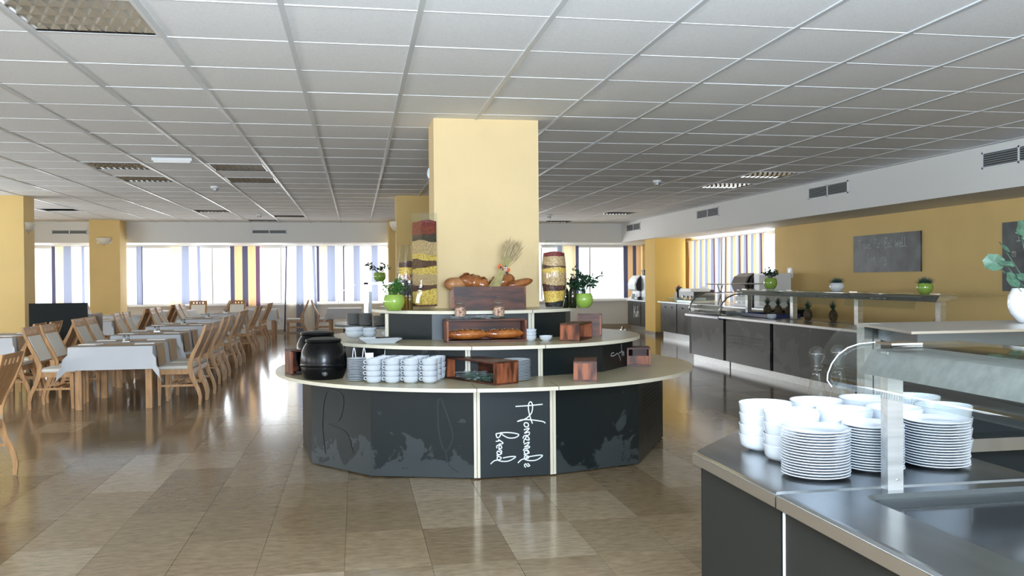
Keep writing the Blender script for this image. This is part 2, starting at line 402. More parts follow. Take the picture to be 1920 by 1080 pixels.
for c in cells:
    if c[0] == 0 and c[2] and n < 300:
        if src is None:
            t = MB(); ctile(t, 0, A, 0, A); src = obj('ceiling_tile', t, ceil_t, ce, (c[3], c[5], 0))
        else:
            o = src.copy(); COL.objects.link(o); o.location = (c[3], c[5], random.uniform(-.0008, .0008))
            o.rotation_euler = (random.uniform(-.0012, .0012), random.uniform(-.0012, .0012), 0)
        n += 1
    else: ctile(rest, *c[3:])
o = obj('ceiling_tiles_beyond', rest, ceil_t, ce); o['kind'] = 'stuff'
for i in ii:
    x = GX+i*A
    if XL < x < XBK: obj('main_tee_bar', MB().box(x-.017, x+.017, YF, YBK, CEIL-.004, CEIL+.02), tee_m, ce)
for j in jj:
    y = GY+j*A
    if YF < y < YBK: obj('cross_tee_bar', MB().box(XL, XBK, y-.006, y+.006, CEIL+.0005, CEIL+.018), tbar, ce)

# louvred light fittings
def fitting():
    t = thing('ceiling_light', 'x', 'ceiling light', group='recessed louvre lights in the ceiling')
    f = MB()
    for a in (0, 1):
        f.box(.015, A-.015, .015+a*(A-.055), .04+a*(A-.055), -.002, .01)
        f.box(.015+a*(A-.055), .04+a*(A-.055), .04, A-.04, -.002, .01)
    obj('frame', f, tbar, t)
    p = MB(); x0, x1 = .04, A-.04
    p.box(x0, x1, x0, x1, .125, .13); p.box(x0, x0+.004, x0, x1, 0, .125); p.box(x1-.004, x1, x0, x1, 0, .125)
    p.box(x0, x1, x0, x0+.004, 0, .125); p.box(x0, x1, x1-.004, x1, 0, .125)
    obj('reflector', p, chrome, t)
    for k in range(5):   # lengthwise mirror blades
        y = x0+(x1-x0)*k/4; b = MB()
        b.add([(x0, y-.018, .055), (x1, y-.018, .055), (x1, y, 0), (x0, y, 0), (x0, y+.018, .055), (x1, y+.018, .055)], [(0,1,2,3), (3,2,5,4), (0,4,5,1)])
        obj('blade', b, chrome, t)
    for k in range(10):  # cross blades
        x = x0+(x1-x0)*k/9; b = MB()
        b.add([(x-.012, x0, .05), (x+.012, x0, .05), (x, x0, .002), (x-.012, x1, .05), (x+.012, x1, .05), (x, x1, .002)], [(0,3,5,2), (2,5,4,1), (0,1,4,3)])
        obj('louvre', b, chrome, t)
    for k in range(4):
        y = x0+(x1-x0)*(k+.5)/4
        obj('lamp_tube', MB().tube([(x0+.02, y, .085), (x1-.02, y, .085)], .013, 8), white_pl, t, smooth=True)
    return t
fit = fitting(); first = True
names = {(-2,-1): 'large mirror-louvre light nearest the viewpoint in the upper corner', (-4,8): 'louvre light beside the small emergency lamp, away from the aisle', (-4,10): 'louvre light one tile behind the one left of the emergency lamp',
 (-2,8): 'louvre light over the aisle, level with the emergency lamp', (-2,10): 'louvre light over the aisle, one tile behind its nearer twin', (-4,18): 'thin-looking louvre light far back near the white smoke detector', (-2,20): 'louvre light far back over the end of the aisle',
 (-3,22): 'hindmost louvre light just before the far bulkhead', (8,8): 'nearer louvre light of the pair beside the buffet bulkhead', (8,10): 'farther louvre light of the pair beside the buffet bulkhead', (8,18): 'louvre light far back near the bulkhead corner', (7,22): 'hindmost louvre light between column and bulkhead corner'}
for (i, j), lb in names.items():
    place(fit, first, (GX+i*A, GY+j*A, CEIL), 0, lb); first = False

# bulkheads, walls
struct('trim_1', MB().box(XBK, XR+.1, YF, YB, ZBK, CEIL+.16), white_paint, label='long white bulkhead above the serving line')
struct('trim_2', MB().box(XL, XBK, YBK, YB, ZBK, CEIL+.16), white_paint, label='white bulkhead above the far windows')
struct('wall_left', MB().box(XL-.15, XL, YF, YB, 0, CEIL+.16), yellow)
WY0, WY1 = 17.05, 21.65
wr = struct('wall_right', MB().box(XR, XR+.2, YF, WY0, 0, ZBK+.02).box(XR, XR+.2, WY1, YB, 0, ZBK+.02).box(XR, XR+.2, WY0, WY1, 0, .9), yellow, label='yellow wall behind the serving line')
# far wall: parapet below the ribbon window
sillz = .84
struct('wall_far', MB().box(XL, XR, YB, YB+.25, 0, sillz-.04).box(XL, XR, YB, YB+.25, 2.49, CEIL+.16), white_paint, label='white wall under the far ribbon of windows')
# rear wall with window openings
rw = MB(); ops = [(-7.7,-4.3), (-3.5,-.1), (.7,4.1), (4.5,7.9)]; px = XL
for a, b in ops: rw.box(px, a, YF-.2, YF, 0, CEIL+.16); rw.box(a, b, YF-.2, YF, 0, .8); rw.box(a, b, YF-.2, YF, 2.7, CEIL+.16); px = b
rw.box(px, XR, YF-.2, YF, 0, CEIL+.16)
struct('wall_rear', rw, white_paint)
def window(name, x0, x1, z0, z1, y, nx, axis='x', label=None):
    """frame, mullions and panes; axis='y' runs along Y at x=y"""
    def B(mb, a0, a1, d0, d1, c0, c1):
        if axis == 'x': mb.box(a0, a1, y+d0, y+d1, c0, c1)
        else: mb.box(y+d0, y+d1, a0, a1, c0, c1)
    f = MB(); B(f, x0, x1, 0, .08, z0-.04, z0+.03); B(f, x0, x1, 0, .08, z1-.05, z1+.04)
    st = struct(name, f, sill_white, label=label)
    for k in range(nx+1):
        x = x0+(x1-x0)*k/nx; q = MB(); B(q, x-.022, x+.022, .005, .075, z0+.03, z1-.05); obj('mullion', q, sill_white, st)
    for k in range(nx):
        a = x0+(x1-x0)*k/nx+.022; b = x0+(x1-x0)*(k+1)/nx-.022
        q = MB(); B(q, a, b, .036, .044, z0+.03, z1-.05); obj('pane', q, pane, st)
    q = MB(); B(q, x0-.05, x1+.05, -.12, .0, z0-.05, z0-.02); obj('window_sill', q, sill_white, st)
    return st
window('window_1', XL, 5.4, sillz, 2.47, YB+.02, 8, label='long white-framed ribbon window in the far wall')
window('window_2', 5.5, XR-.1, sillz, 2.47, YB+.02, 2, label='white-framed far window beside the corner column')
window('window_3', WY0, WY1, .9, 2.44, XR+.05, 3, 'y', label='white-framed window behind the closed striped curtains')
for a, b in ops: window('window_4', a, b, .8, 2.7, YF-.1, 2)
struct('baseboard_far', MB().box(XL, XR, YB-.015, YB, 0, .1), mat('stone_skirting', (.42,.36,.27), .3))
struct('baseboard_right', MB().box(XR-.015, XR, YF, 15.5, 0, .1), mat('stone_skirting_b', (.42,.36,.27), .3))

# columns
def column(x0, x1, y0, y1, z1, mt, lb):
    o = struct('column', MB().box(x0, x1, y0, y1, 0, z1), mt, label=lb)
    sk = MB().box(x0-.01, x1+.01, y0-.01, y1+.01, 0, .09); obj('skirting', sk, steel_dull, o); return o
column(.75, 1.78, 8.47, 9.05, CEIL+.1, yellow_lit, 'broad pale yellow column rising from the display island')
column(-6.75, -5.83, 16.97, 17.5, CEIL+.1, yellow, 'yellow column beside the black screen')
column(-6.55, -5.83, 23.45, 24.1, CEIL+.1, yellow, 'yellow column with a sconce before the far windows')
column(.75, 1.6, 16.36, 16.95, CEIL+.1, yellow, 'yellow column close behind the big pale column')
column(.86, 1.6, 23.3, 24.0, CEIL+.1, yellow, 'hindmost yellow column peeking out behind the pale one')
column(7.62, 8.45, 21.7, 22.5, ZBK+.02, yellow_deep, 'deep yellow column under the bulkhead by the coffee counters')

# vents
def vent(w_, h_, nslat, lb, loc, rz):
    t = thing('wall_vent', lb, 'air vent', loc, rz, 'air grilles in the white bulkheads')
    f = MB().box(-w_/2, w_/2, -.012, 0, -h_/2, -h_/2+.02).box(-w_/2, w_/2, -.012, 0, h_/2-.02, h_/2).box(-w_/2, -w_/2+.02, -.012, 0, -h_/2, h_/2).box(w_/2-.02, w_/2, -.012, 0, -h_/2, h_/2).box(-.012, .012, -.012, 0, -h_/2, h_/2)
    obj('frame', f, white_pl, t)
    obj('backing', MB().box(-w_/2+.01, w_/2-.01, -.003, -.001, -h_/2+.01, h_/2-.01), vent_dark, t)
    for k in range(nslat):
        z = -h_/2+.02+(h_-.04)*(k+.5)/nslat
        obj('slat', MB().add([(-w_/2+.02, -.011, z-.008), (w_/2-.02, -.011, z-.008), (w_/2-.02, -.003, z+.004), (-w_/2+.02, -.003, z+.004)], [(0,1,2,3)]), vent_metal, t)
for k, (y, lb) in enumerate([(23.1, 'grille at the far corner end of the buffet bulkhead'), (17.95, 'grille on the buffet bulkhead beyond the striped curtains'), (13.05, 'wide grille on the bulkhead above the chalkboard'), (8.9, 'largest grille, nearest on the buffet bulkhead')]):
    vent(1.2, .2, 6, lb, (XBK, y, 2.88), -PI/2)
vent(.86, .12, 4, 'grille above the windows between the two yellow columns', (-7.23, YBK, 2.785), 0)
vent(.9, .12, 4, 'grille above the far windows over the aisle end', (-2.26, YBK, 2.80), 0)
# emergency lamp, detectors, sconces, thermostat
t = thing('emergency_lamp', 'slim white emergency lamp on the ceiling between louvre lights', 'emergency light', (-2.5, 11.6, CEIL))
obj('housing', MB().box(0, .48, 0, .10, -.035, 0), white_pl, t); obj('diffuser', MB().box(.02, .46, .01, .09, -.06, -.035), white_paint, t)
for x, y, lb in [(-2.25, 15.0, 'white cylindrical smoke detector near the aisle lights'), (-2.2, 21.2, 'small smoke detector farthest back over the dining tables'), (4.75, 13.4, 'smoke detector on the ceiling toward the buffet bulkhead'), (4.67, 21.0, 'smoke detector by the pale column beside the tall grain vase')]:
    t = thing('smoke_detector', lb, 'smoke detector', (x, y, CEIL), group='ceiling smoke detectors')
    obj('base', MB().lathe([(.07,0), (.07,-.03), (.055,-.04)], 16, cap0=True), white_pl, t, smooth=True)
    obj('sensor_head', MB().lathe([(.05,-.04), (.048,-.075), (.02,-.085)], 16, cap1=True), grey_pl, t, smooth=True)
def sconce(lb, loc, rz):
    mb = MB(); n = 12; R = []
    for k, (r, z) in enumerate([(.19,.08), (.185,.04), (.15,-.02), (.09,-.07), (.02,-.09)]):
        R.append([(r*cos(PI*i/n), -r*.62*sin(PI*i/n), z) for i in range(n+1)])
    vs = [p for q in R for p in q]; m1 = n+1
    mb.add(vs, [(j*m1+i, j*m1+i+1, (j+1)*m1+i+1, (j+1)*m1+i) for j in range(len(R)-1) for i in range(n)])
    mb.add([(x*.95, y*.95, z) for x, y, z in vs], [(j*m1+i, (j+1)*m1+i, (j+1)*m1+i+1, j*m1+i+1) for j in range(len(R)-1) for i in range(n)])
    t = thing('wall_sconce', lb, 'wall lamp', loc, rz, 'half-bowl sconces on the columns')
    obj('bowl', mb, sconce_m, t, smooth=True); obj('back_plate', MB().box(-.17, .17, -.008, 0, -.06, .07), sconce_m, t)
    obj('finial', MB().lathe([(.0,-.12), (.014,-.11), (.01,-.09)], 8), steel_dull, t)
sconce('cream half-bowl sconce on the front of the yellow column before the windows', (-5.95-.25, 23.45, 2.52), 0)
sconce('cream sconce on the side of the yellow column by the black screen', (-5.83, 17.2, 2.5), PI/2)
t = thing('wall_switch', 'small grey plate on the side of the broad pale column', 'switch', (.75, 9.0, 2.58), -PI/2); obj('plate', MB().box(-.04, .04, -.015, 0, -.05, .05), grey_pl, t); obj('rocker', MB().box(-.02, .02, -.02, -.015, -.03, .03), white_pl, t)
sconce('sconce on the side of the column just behind the pale one', (.75, 16.6, 2.5), -PI/2)
t = thing('thermostat', 'small white thermostat on the yellow wall beyond the chalkboard', 'thermostat', (XR, 16.37, 1.57), -PI/2)
obj('housing', MB().box(-.09, .09, -.03, 0, -.1, .1), white_pl, t); obj('display', MB().box(-.05, .05, -.033, -.03, 0, .07), grey_pl, t)

# curtains
def curtain(name_lb, x0, x1, pat, z0, z1, y, axis='x', amp=.05, flare=.0):
    n = max(12, int((x1-x0)*28)); mb = MB(); zs = [z1, z1-.25, (z0+z1)/2, z0]
    tot = sum(p[1] for p in pat)
    def stripe(u):
        q = (u*tot)
        for c, wd in pat:
            if q < wd: return c
            q -= wd
        return pat[-1][0]
    vs = []; ph = random.uniform(0, 6)
    for z in zs:
        k = .5+.5*(z1-z)/(z1-z0)
        for i in range(n+1):
            u = i/n; x = x0+(x1-x0)*u+flare*(u-.5)*(z1-z)/(z1-z0); dy = amp*k*sin(u*(x1-x0)*19+ph+.6*sin(u*7))
            vs.append((x, y+dy, z) if axis == 'x' else (y+dy, x, z))
    m1 = n+1
    for j in range(3):
        for i in range(n):
            mb.mi = stripe((i+.5)/n); mb.add([vs[j*m1+i], vs[j*m1+i+1], vs[(j+1)*m1+i+1], vs[(j+1)*m1+i]], [(0,1,2,3)])
    # weld via remove doubles in bmesh
    me = bpy.data.meshes.new('curtain'); me.from_pydata(mb.v, [], mb.f)
    for q in CUR: me.materials.append(q)
    me.polygons.foreach_set('material_index', mb.m)
    bm = bmesh.new(); bm.from_mesh(me); bmesh.ops.remove_doubles(bm, verts=bm.verts, dist=1e-5); bm.to_mesh(me); bm.free()
    me.polygons.foreach_set('use_smooth', [True]*len(me.polygons))
    root = thing('striped_curtain', name_lb, 'curtain', group='striped curtains at the windows')
    root.location = ((x0+x1)/2, y, z0) if axis == 'x' else (y, (x0+x1)/2, z0)
    o = bpy.data.objects.new('fabric', me); COL.objects.link(o); o.parent = root; o.location = -root.location
    r = MB()
    if axis == 'x': r.box(x0-.04, x1+.04, y-.012, y+.012, z1, z1+.02)
    else: r.box(y-.012, y+.012, x0-.04, x1+.04, z1, z1+.02)
    q = obj('curtain_rail', r, sill_white, root); q.location = -root.location
YC = YB-.14; ZT = 2.47
P1 = [(2,.08), (0,.3), (2,.25), (0,.3), (3,.05)]
P2 = [(3,.12), (4,.22), (3,.2), (4,.24), (5,.1)]
curtain('cream and blue striped curtain panel between the two yellow columns', -8.12, -7.30, [(3,.08), (0,.3), (2,.25), (1,.3), (2,.1)], .86, ZT, YC)
curtain('striped curtain partly hidden by the column with the sconce', -7.24, -6.6, [(1,.1), (0,.35), (2,.3)], .86, ZT, YC)
curtain('narrow blue curtain edge peeking out beside the sconce column', -5.95, -5.8, [(2,.1), (3,.02)], .86, ZT, YC)
curtain('pale blue and cream curtain panel in the middle of the dining windows', -5.02, -4.28, [(3,.02), (0,.25), (2,.22), (1,.25), (2,.06)], .86, ZT, YC, flare=.05)
curtain('dense apricot and navy curtain panel, the darkest at the far windows', -3.46, -2.66, P2, .78, ZT, YC-.05)
curtain('floor-length pale striped curtain over the balcony door', -1.95, -1.15, [(3,.04), (1,.26), (2,.22), (1,.26), (2,.08)], .04, ZT, YC, flare=.15)
curtain('pale striped curtain beside the floor-length one', -1.10, -.32, [(3,.06), (0,.24), (2,.22), (1,.26), (3,.02)], .88, ZT, YC)
curtain('pale blue striped curtain behind the round-leaved plant', -.28, .85, [(1,.2), (2,.2), (1,.3), (2,.2), (1,.2)], .88, ZT, YC)
curtain('cream and navy curtain between vase and leafy plant', 5.95, 6.62, [(2,.12), (0,.3), (3,.10)], .88, ZT, YC)
curtain('apricot and navy curtain beside the corner column', 8.0, 8.56, [(3,.2), (4,.25), (3,.2), (4,.2)], .88, ZT, YC, amp=.03)
XC = XR-.12
PR = []
for k in range(6): PR += [(3,.07), (0,.22), (4,.14), (5,.05), (2,.16), (1,.20)]
curtain('long closed striped curtain, the nearer half behind the drinks machines', 17.25, 19.35, PR, .93, 2.42, XC, 'y', amp=.05)
curtain('long closed striped curtain, the farther half by the deep yellow column', 19.4, 21.6, PR, .93, 2.42, XC, 'y', amp=.05)

# street outside: pale facade and ground well beyond the glass
st = struct('ground_outside', MB().box(-60, 80, 26.3, 90, -1.3, -1.2), asphalt)

# ------------------------------------------------------------------ chalk strokes
def smooth_pts(pts, k=5):
    if len(pts) < 3: return pts
    out = []; P = [pts[0]]+list(pts)+[pts[-1]]
    for i in range(1, len(P)-2):
        for s_ in range(k):
            t = s_/k; a, b, c, d = P[i-1], P[i], P[i+1], P[i+2]
            out.append(tuple(.5*((2*b[q])+(-a[q]+c[q])*t+(2*a[q]-5*b[q]+4*c[q]-d[q])*t*t+(-a[q]+3*b[q]-3*c[q]+d[q])*t**3) for q in (0, 1)))
    out.append(tuple(pts[-1])); return out
def strokes(sl, xf, wd, nrm, off=.002):
    mb = MB()
    for s_ in sl: mb.ribbon([xf(p) for p in smooth_pts(s_)], wd, off, nrm)
    return mb
GL = {  # handwritten capitals and small letters on a unit body (x right, y up)
'T': [[(0,.95), (.55,1.02)], [(.28,1), (.22,0)]], 'r': [[(.05,.5), (.08,0)], [(.08,.35), (.18,.5), (.3,.48)]],
'a': [[(.32,.45), (.15,.5), (.03,.25), (.12,.03), (.28,.15), (.32,.45), (.34,.03)]], 'v': [[(0,.5), (.13,0), (.28,.52)]],
'e': [[(.04,.27), (.3,.32), (.22,.52), (.06,.4), (.05,.12), (.2,0), (.33,.1)]], 'l': [[(.1,1), (.08,.1), (.22,.02), (.3,.1)]],
'f': [[(.36,.85), (.24,1), (.14,.8), (.12,-.05)], [(0,.48), (.3,.52)]], 'E': [[(.4,.98), (.08,1), (.02,.0), (.42,.03)], [(.05,.52), (.35,.55)]],
't': [[(.15,.95), (.13,.1), (.26,.03)], [(0,.62), (.32,.66)]], 'W': [[(0,.7), (.1,.02), (.25,.5), (.38,.02), (.5,.72)]],
'L': [[(.05,1), (.04,.03), (.38,.06)]], 'i': [[(.08,.5), (.08,0)], [(.08,.68), (.09,.73)]], 'o': [[(.16,.5), (.03,.3), (.12,.02), (.28,.2), (.2,.48), (.12,.48)]],
'n': [[(.03,.5), (.05,0)], [(.05,.3), (.17,.5), (.27,.4), (.28,0)]], 'g': [[(.3,.45), (.12,.5), (.04,.25), (.15,.08), (.28,.4), (.28,-.2), (.12,-.38), (0,-.25)]],
'.': [[(.05,.02), (.09,.04)]], 'm': [[(.02,.5), (.03,0)], [(.03,.3), (.12,.5), (.19,.4), (.19,0)], [(.19,.3), (.28,.5), (.36,.38), (.36,0)]],
'I': [[(.05,1), (.4,1)], [(.22,1), (.2,0)], [(0,0), (.38,.02)]],
'K': [[(.05,1), (.04,-.1)], [(.4,.9), (.05,.35), (.22,.42), (.45,-.05)]], 'u': [[(.03,.5), (.05,.1), (.2,.05), (.28,.5), (.3,.03)]], 'h': [[(.08,1), (.04,0)], [(.05,.3), (.18,.5), (.28,.35), (.3,0)]]}
ADV = {'T':.42, 'm':.46, 'W':.6, 'E':.45, ' ':.35, 'L':.42, 'I':.46, '.':.2, 'i':.2, 'K':.45}
def write(txt, org, h, ux, uz=Vector((0,0,1)), nrm=(0,-1,0), wd=.01, slant=0):
    mb = MB(); x = 0; org = Vector(org); ux = Vector(ux)
    for ch in txt:
        for s_ in GL.get(ch, []):
            mb.ribbon([org+ux*(h*(x+p[0]+slant*p[1]))+uz*(h*p[1]) for p in smooth_pts(s_)], wd, .002, nrm)
        x += ADV.get(ch, .36)
    return mb

# chalkboards
t = thing('chalkboard', 'slate-grey chalkboard with handwritten lines on the yellow wall', 'chalkboard', (XR, 14.07, 1.56), -PI/2)
SL = obj('slate', MB().box(0, 1.85, -.03, -.002, 0, .63), board, t)
l1 = write('Travel far. Eat Well', (.16, -.03, .40), .155, (1.18,0,0), wd=.015); l2 = write('Live long', (.44, -.03, .17), .155, (1.1,0,0), wd=.015)
l1.add(l2.v, l2.f); obj('chalk_lettering', l1, chalk_m, SL, kind='stuff')
t = thing('chalkboard', 'chalkboard cut off by the picture edge behind the round-leaved plant', 'chalkboard', (XR, 10.48, 1.28), -PI/2)
SL = obj('slate', MB().box(0, 1.9, -.03, -.002, 0, .92), board, t)
l1 = write('I', (.26, -.03, .66), .17, (1.2,0,0), wd=.012); l2 = write('m', (.18, -.03, .45), .15, (1.2,0,0), wd=.01); l1.add(l2.v, l2.f)
obj('chalk_lettering', l1, chalk_m, SL, kind='stuff')

# ------------------------------------------------------------------ display island
isl = thing('display_island', 'three-tier round display island with black chalk-print panels and cream tops', 'display island', (1.2, 8.2, 0))
IO = Vector((-1.2, -8.2, 0))
def disc_poly(cx, cy, r, n=72, a0=0): return [(cx+r*cos(a0+2*PI*k/n), cy+r*sin(a0+2*PI*k/n)) for k in range(n)]
def tier_top(cx, cy, r, z, joints):
    mb = MB(); mb.prism(disc_poly(cx, cy, r), z-.028, z); o = obj('tier_top', mb, [cream_top, cream_edge], isl, IO)
    for p in o.data.polygons: p.material_index = 0 if p.normal.z > .9 else 1
    q = MB()
    for jx in joints:
        y = cy-math.sqrt(r*r-(jx-cx)**2); q.box(jx-.003, jx+.003, y-.002, y+.3, z-.028, z+.0006)
    obj('joint_strip', q, grout, isl, IO)
tier_top(1.2, 8.22, 1.92, .70, (.86, 1.47)); tier_top(1.2, 8.38, 1.5, .963, (.9, 1.5)); tier_top(1.17, 8.62, 1.02, 1.22, (1.55,))
def panel(p0, p1, z0, z1, mt, name='panel', th=.02):
    p0, p1 = Vector(p0), Vector(p1); d = (p1-p0).normalized(); nn = Vector((d.y, -d.x))
    q = [p0, p1, p1-nn*th, p0-nn*th]
    return obj(name, MB().prism([(v.x, v.y) for v in q][::-1][::-1], z0, z1), mt, isl, IO)
def post(p0, p1, z0, z1):
    for a in (0, 1):
        v = Vector(p0).lerp(Vector(p1), a); panel(tuple(Vector(p0).lerp(Vector(p1), .04+a*.5)), tuple(Vector(p0).lerp(Vector(p1), .46+a*.5)), z0, z1, cream_edge, 'edge_post', .03)
# bottom tier ring
PB = [(-.37,7.33), (.10,6.74), (.855,6.50), (.905,6.49), (1.44,6.50), (1.49,6.51), (2.22,6.74), (2.82,7.84), (2.85,8.5), (2.4,9.5), (1.2,10.0), (0,9.5), (-.5,8.4)]
mats = {0: isl_mats[0], 1: isl_mats[1], 3: isl_plain, 5: isl_mats[2], 6: isl_mats[3]}
ISP = {}
for k in range(len(PB)):
    a, b = PB[k], PB[(k+1) % len(PB)]
    if k in (2, 4): post(a, b, 0.01, .672)
    else: ISP[k] = panel(a, b, 0.01, .672, mats.get(k, isl_mats[k % 4]))
# middle tier ring
def ring(cx, cy, r, angs): return [(cx+r*cos(a), cy+r*sin(a)) for a in angs]
PM = [(-.10,7.95), (.24,7.28), (.862,7.04), (.905,7.03), (1.462,7.03), (1.505,7.04), (2.06,7.22), (2.50,7.75), (2.5,8.9), (1.2,9.7), (0,9.0)]
for k in range(len(PM)):
    a, b = PM[k], PM[(k+1) % len(PM)]
    if k in (2, 4): post(a, b, .70, .935)
    else: ISP[20+k] = panel(a, b, .70, .935, isl_mats[(k+1) % 4] if k != 3 else isl_mats[2])
PT = [(.255,7.98), (.285,7.95), (.66,7.78), (1.525,7.76), (1.585,7.765), (1.90,7.88), (2.05,8.3), (2.0,9.0), (1.2,9.4), (.3,9.1)]
for k in range(len(PT)):
    a, b = PT[k], PT[(k+1) % len(PT)]
    if k in (0, 3): post(a, b, .963, 1.192)
    else: panel(a, b, .963, 1.192, isl_mats[(k+2) % 4] if k != 1 else isl_mats[2])
# "Homemade bread" written downwards on the plain panel; strokes traced on a 0..1215 x 0..1080 sheet
HB = [[(565,190), (740,185), (912,175)], [(780,408), (752,330), (730,230), (735,160), (760,140), (782,180), (775,260), (740,310), (680,350), (585,375)], [(585,375), (650,355), (760,360), (880,380), (925,392), (945,410)],
 [(680,392), (720,400), (728,435), (695,445), (672,420), (680,392)], [(668,480), (735,462), (715,490), (678,520), (735,508), (730,545), (675,552), (655,585)],
 [(690,590), (700,560), (728,575), (735,605), (700,600), (680,590), (668,620), (668,640)], [(668,655), (735,632), (715,665), (675,690), (730,680), (735,700), (675,712), (660,735)],
 [(700,720), (728,745), (700,775), (672,760), (690,730), (735,762), (665,785)], [(590,880), (640,840), (715,830), (728,810), (690,795), (672,815), (690,845), (760,860), (840,850), (905,805), (850,798), (720,812), (690,820)],
 [(712,890), (740,920), (712,925), (690,895), (672,915), (690,940)],
 [(315,512), (420,502), (520,510), (598,530), (590,555), (540,572), (470,568), (400,530), (380,500), (365,545), (330,560), (315,512)], [(312,605), (355,600), (345,585), (405,630), (350,640)],
 [(360,650), (350,690), (385,690), (378,660), (350,650), (325,660), (325,690)], [(345,705), (385,725), (370,765), (330,760), (335,725), (385,755), (320,780)],
 [(245,878), (290,840), (360,828), (378,805), (340,790), (328,810), (340,835), (400,852), (480,848), (562,805), (500,798), (400,810)]]
def xf_h(p):
    u = (p[0]-120)/(1005-120); v = p[1]/1080
    a, b = Vector((.905,6.49,0)), Vector((1.44,6.50,0)); q = a.lerp(b, u); return q+Vector((0,0,.655-v*.655*1.02))
obj('chalk_lettering', strokes(HB, xf_h, .0085, (0,-1,0), .003), chalk_w, ISP[3], kind='stuff')
# faint print on the side panels: paragraph lines and a scribble
def on_face(p0, p1, z0, z1, u, v):
    q = Vector((*p0, 0)).lerp(Vector((*p1, 0)), u); q.z = z0+(z1-z0)*v; return q
def face_n(p0, p1):
    d = (Vector(p1)-Vector(p0)).normalized(); return (d.y, -d.x, 0)
pp = MB(); nrm = face_n(PB[6], PB[7])
for r in range(6):
    u = .12
    while u < .85:
        L = random.uniform(.03, .09); pp.ribbon([on_face(PB[6], PB[7], .01, .67, u, .86-r*.05), on_face(PB[6], PB[7], .01, .67, u+L, .86-r*.05)], .010, .003, nrm); u += L+.025
sc = [[(.25,.15), (.2,.5), (.28,.9), (.55,.88), (.5,.6), (.3,.52), (.6,.45), (.7,.25)]]
pp2 = strokes(sc, lambda p: on_face(PB[0], PB[1], .01, .67, p[0], p[1]), .012, face_n(PB[0], PB[1]), .003); pp.add(pp2.v, pp2.f)
sc = [[(.7,.9), (.66,.85), (.67,.5), (.73,.3), (.8,.45), (.78,.6), (.7,.88)], [(.73,.3), (.76,.15), (.85,.06)]]
pp2 = strokes(sc, lambda p: on_face(PB[1], PB[2], .01, .67, p[0], p[1]), .010, face_n(PB[1], PB[2]), .003); pp.add(pp2.v, pp2.f)
obj('faint_printed_lines', pp, kind='stuff', parent=ISP[6], mt=mat('faint_print', (.022,.028,.029), .5, spec=.3))
n67 = face_n(PM[6], PM[7]); a = Vector((*PM[6], .80)); dx = (Vector((*PM[7], .8))-a)
mbk = MB()
for s_ in ([(.18,.75), (.08,.7), (.08,.5), (.2,.5), (.3,.62), (.38,.3), (.42,-.1)], [(.5,.75), (.36,.62)], [(.45,1.4), (.45,.8)]):
    mbk.ribbon([a+dx*(p[0]*.9+.2)+Vector((0,0,.10*p[1]-.03)) for p in smooth_pts(s_)], .006, .003, n67)
q = write('om', a+dx*.62, .07, dx.normalized(), nrm=n67, wd=.004); mbk.add(q.v, q.f)
obj('script_lettering', mbk, chalk_m, ISP[26], kind='stuff')
# small script behind the cups on the middle tier
nq = face_n(PM[0], PM[1]); 

# ------------------------------------------------------------------ things on the island
def crate(lb, name, cx, cy, z, L, D, H, rz, open_dir, th=.014, mt=None, inner=False):
    """hollow box of boards. open_dir: 'front','top' or 'ends'"""
    t = thing(name, lb, 'wooden box', (cx, cy, z), rz)
    m1 = mt or sheesham; m2 = sheesham_v
    obj('bottom_board', MB().box(-L/2, L/2, -D/2, D/2, 0, th), m1, t)
    if open_dir != 'top': obj('top_board', MB().box(-L/2, L/2, -D/2, D/2, H-th, H), m1, t)
    if open_dir != 'ends':
        for s_ in (-1, 1):
            x = s_*(L/2-th/2); obj('end_board', MB().box(x-th/2, x+th/2, -D/2, D/2, th, H-th if open_dir != 'top' else H), m2, t)
    if open_dir in ('top', 'ends'): obj('front_board', MB().box(-L/2+(th if open_dir == 'top' else 0), L/2-(th if open_dir == 'top' else 0), -D/2, -D/2+th, th, H-th if open_dir != 'top' else H), m1, t)
    if True: obj('back_board', MB().box(-L/2+th, L/2-th, D/2-th, D/2, th, H-th if open_dir != 'top' else H), m1, t)
    if inner: obj('inner_board', MB().box(-L/2+th, L/2-th, -D/2+.02, -D/2+.02+th, th, H*.55), m2, t)
    return t
Z1, Z2, Z3 = .70, .963, 1.22
# bottom tier
crate('small upright wooden box at the island edge behind the soup kettles', 'wooden_box', -.48, 7.72, Z1, .20, .20, .21, .35, 'front')
def kettle(lb, x, y, z, lidopen=0):
    t = thing('soup_kettle', lb, 'soup kettle', (x, y, z), 0, 'black soup kettles on the island')
    obj('body', MB().lathe([(.155,.0), (.165,.02), (.178,.06), (.186,.10), (.186,.105), (.190,.112), (.186,.12), (.186,.13), (.185,.17), (.175,.22), (.155,.265), (.135,.295)], 36, cap0=True), black_gloss, t, smooth=True)
    obj('base', MB().lathe([(.15,-.0), (.15,.012)], 28, cap1=True), bplastic, t)
    obj('lid', MB().lathe([(.14,.295), (.146,.305), (.143,.315), (.138,.32)], 32, cap0=True, cap1=False), black_gloss, t, smooth=True)
    obj('lid_top', MB().lathe([(.138,.318), (.10,.330), (.03,.334)], 32, cap1=True), steel_dark, t, smooth=True)
    k = obj('dial', MB().lathe([(.018,0), (.018,.018), (.014,.022)], 14, cap1=True), bplastic, t); k.rotation_euler = (PI/2, 0, .1); k.location = (.015, -.175, .055)
    k = obj('rim_ring', MB().lathe([(.020,0), (.022,.004), (.020,.006)], 14), grey_pl, t); k.rotation_euler = (PI/2, 0, .1); k.location = (.015, -.172, .055)
    return t
kettle('front black round soup kettle on the lowest tier', -.265, 7.32, Z1)
kettle('rear black soup kettle half hidden by the front one', -.33, 7.78, Z1+.03)
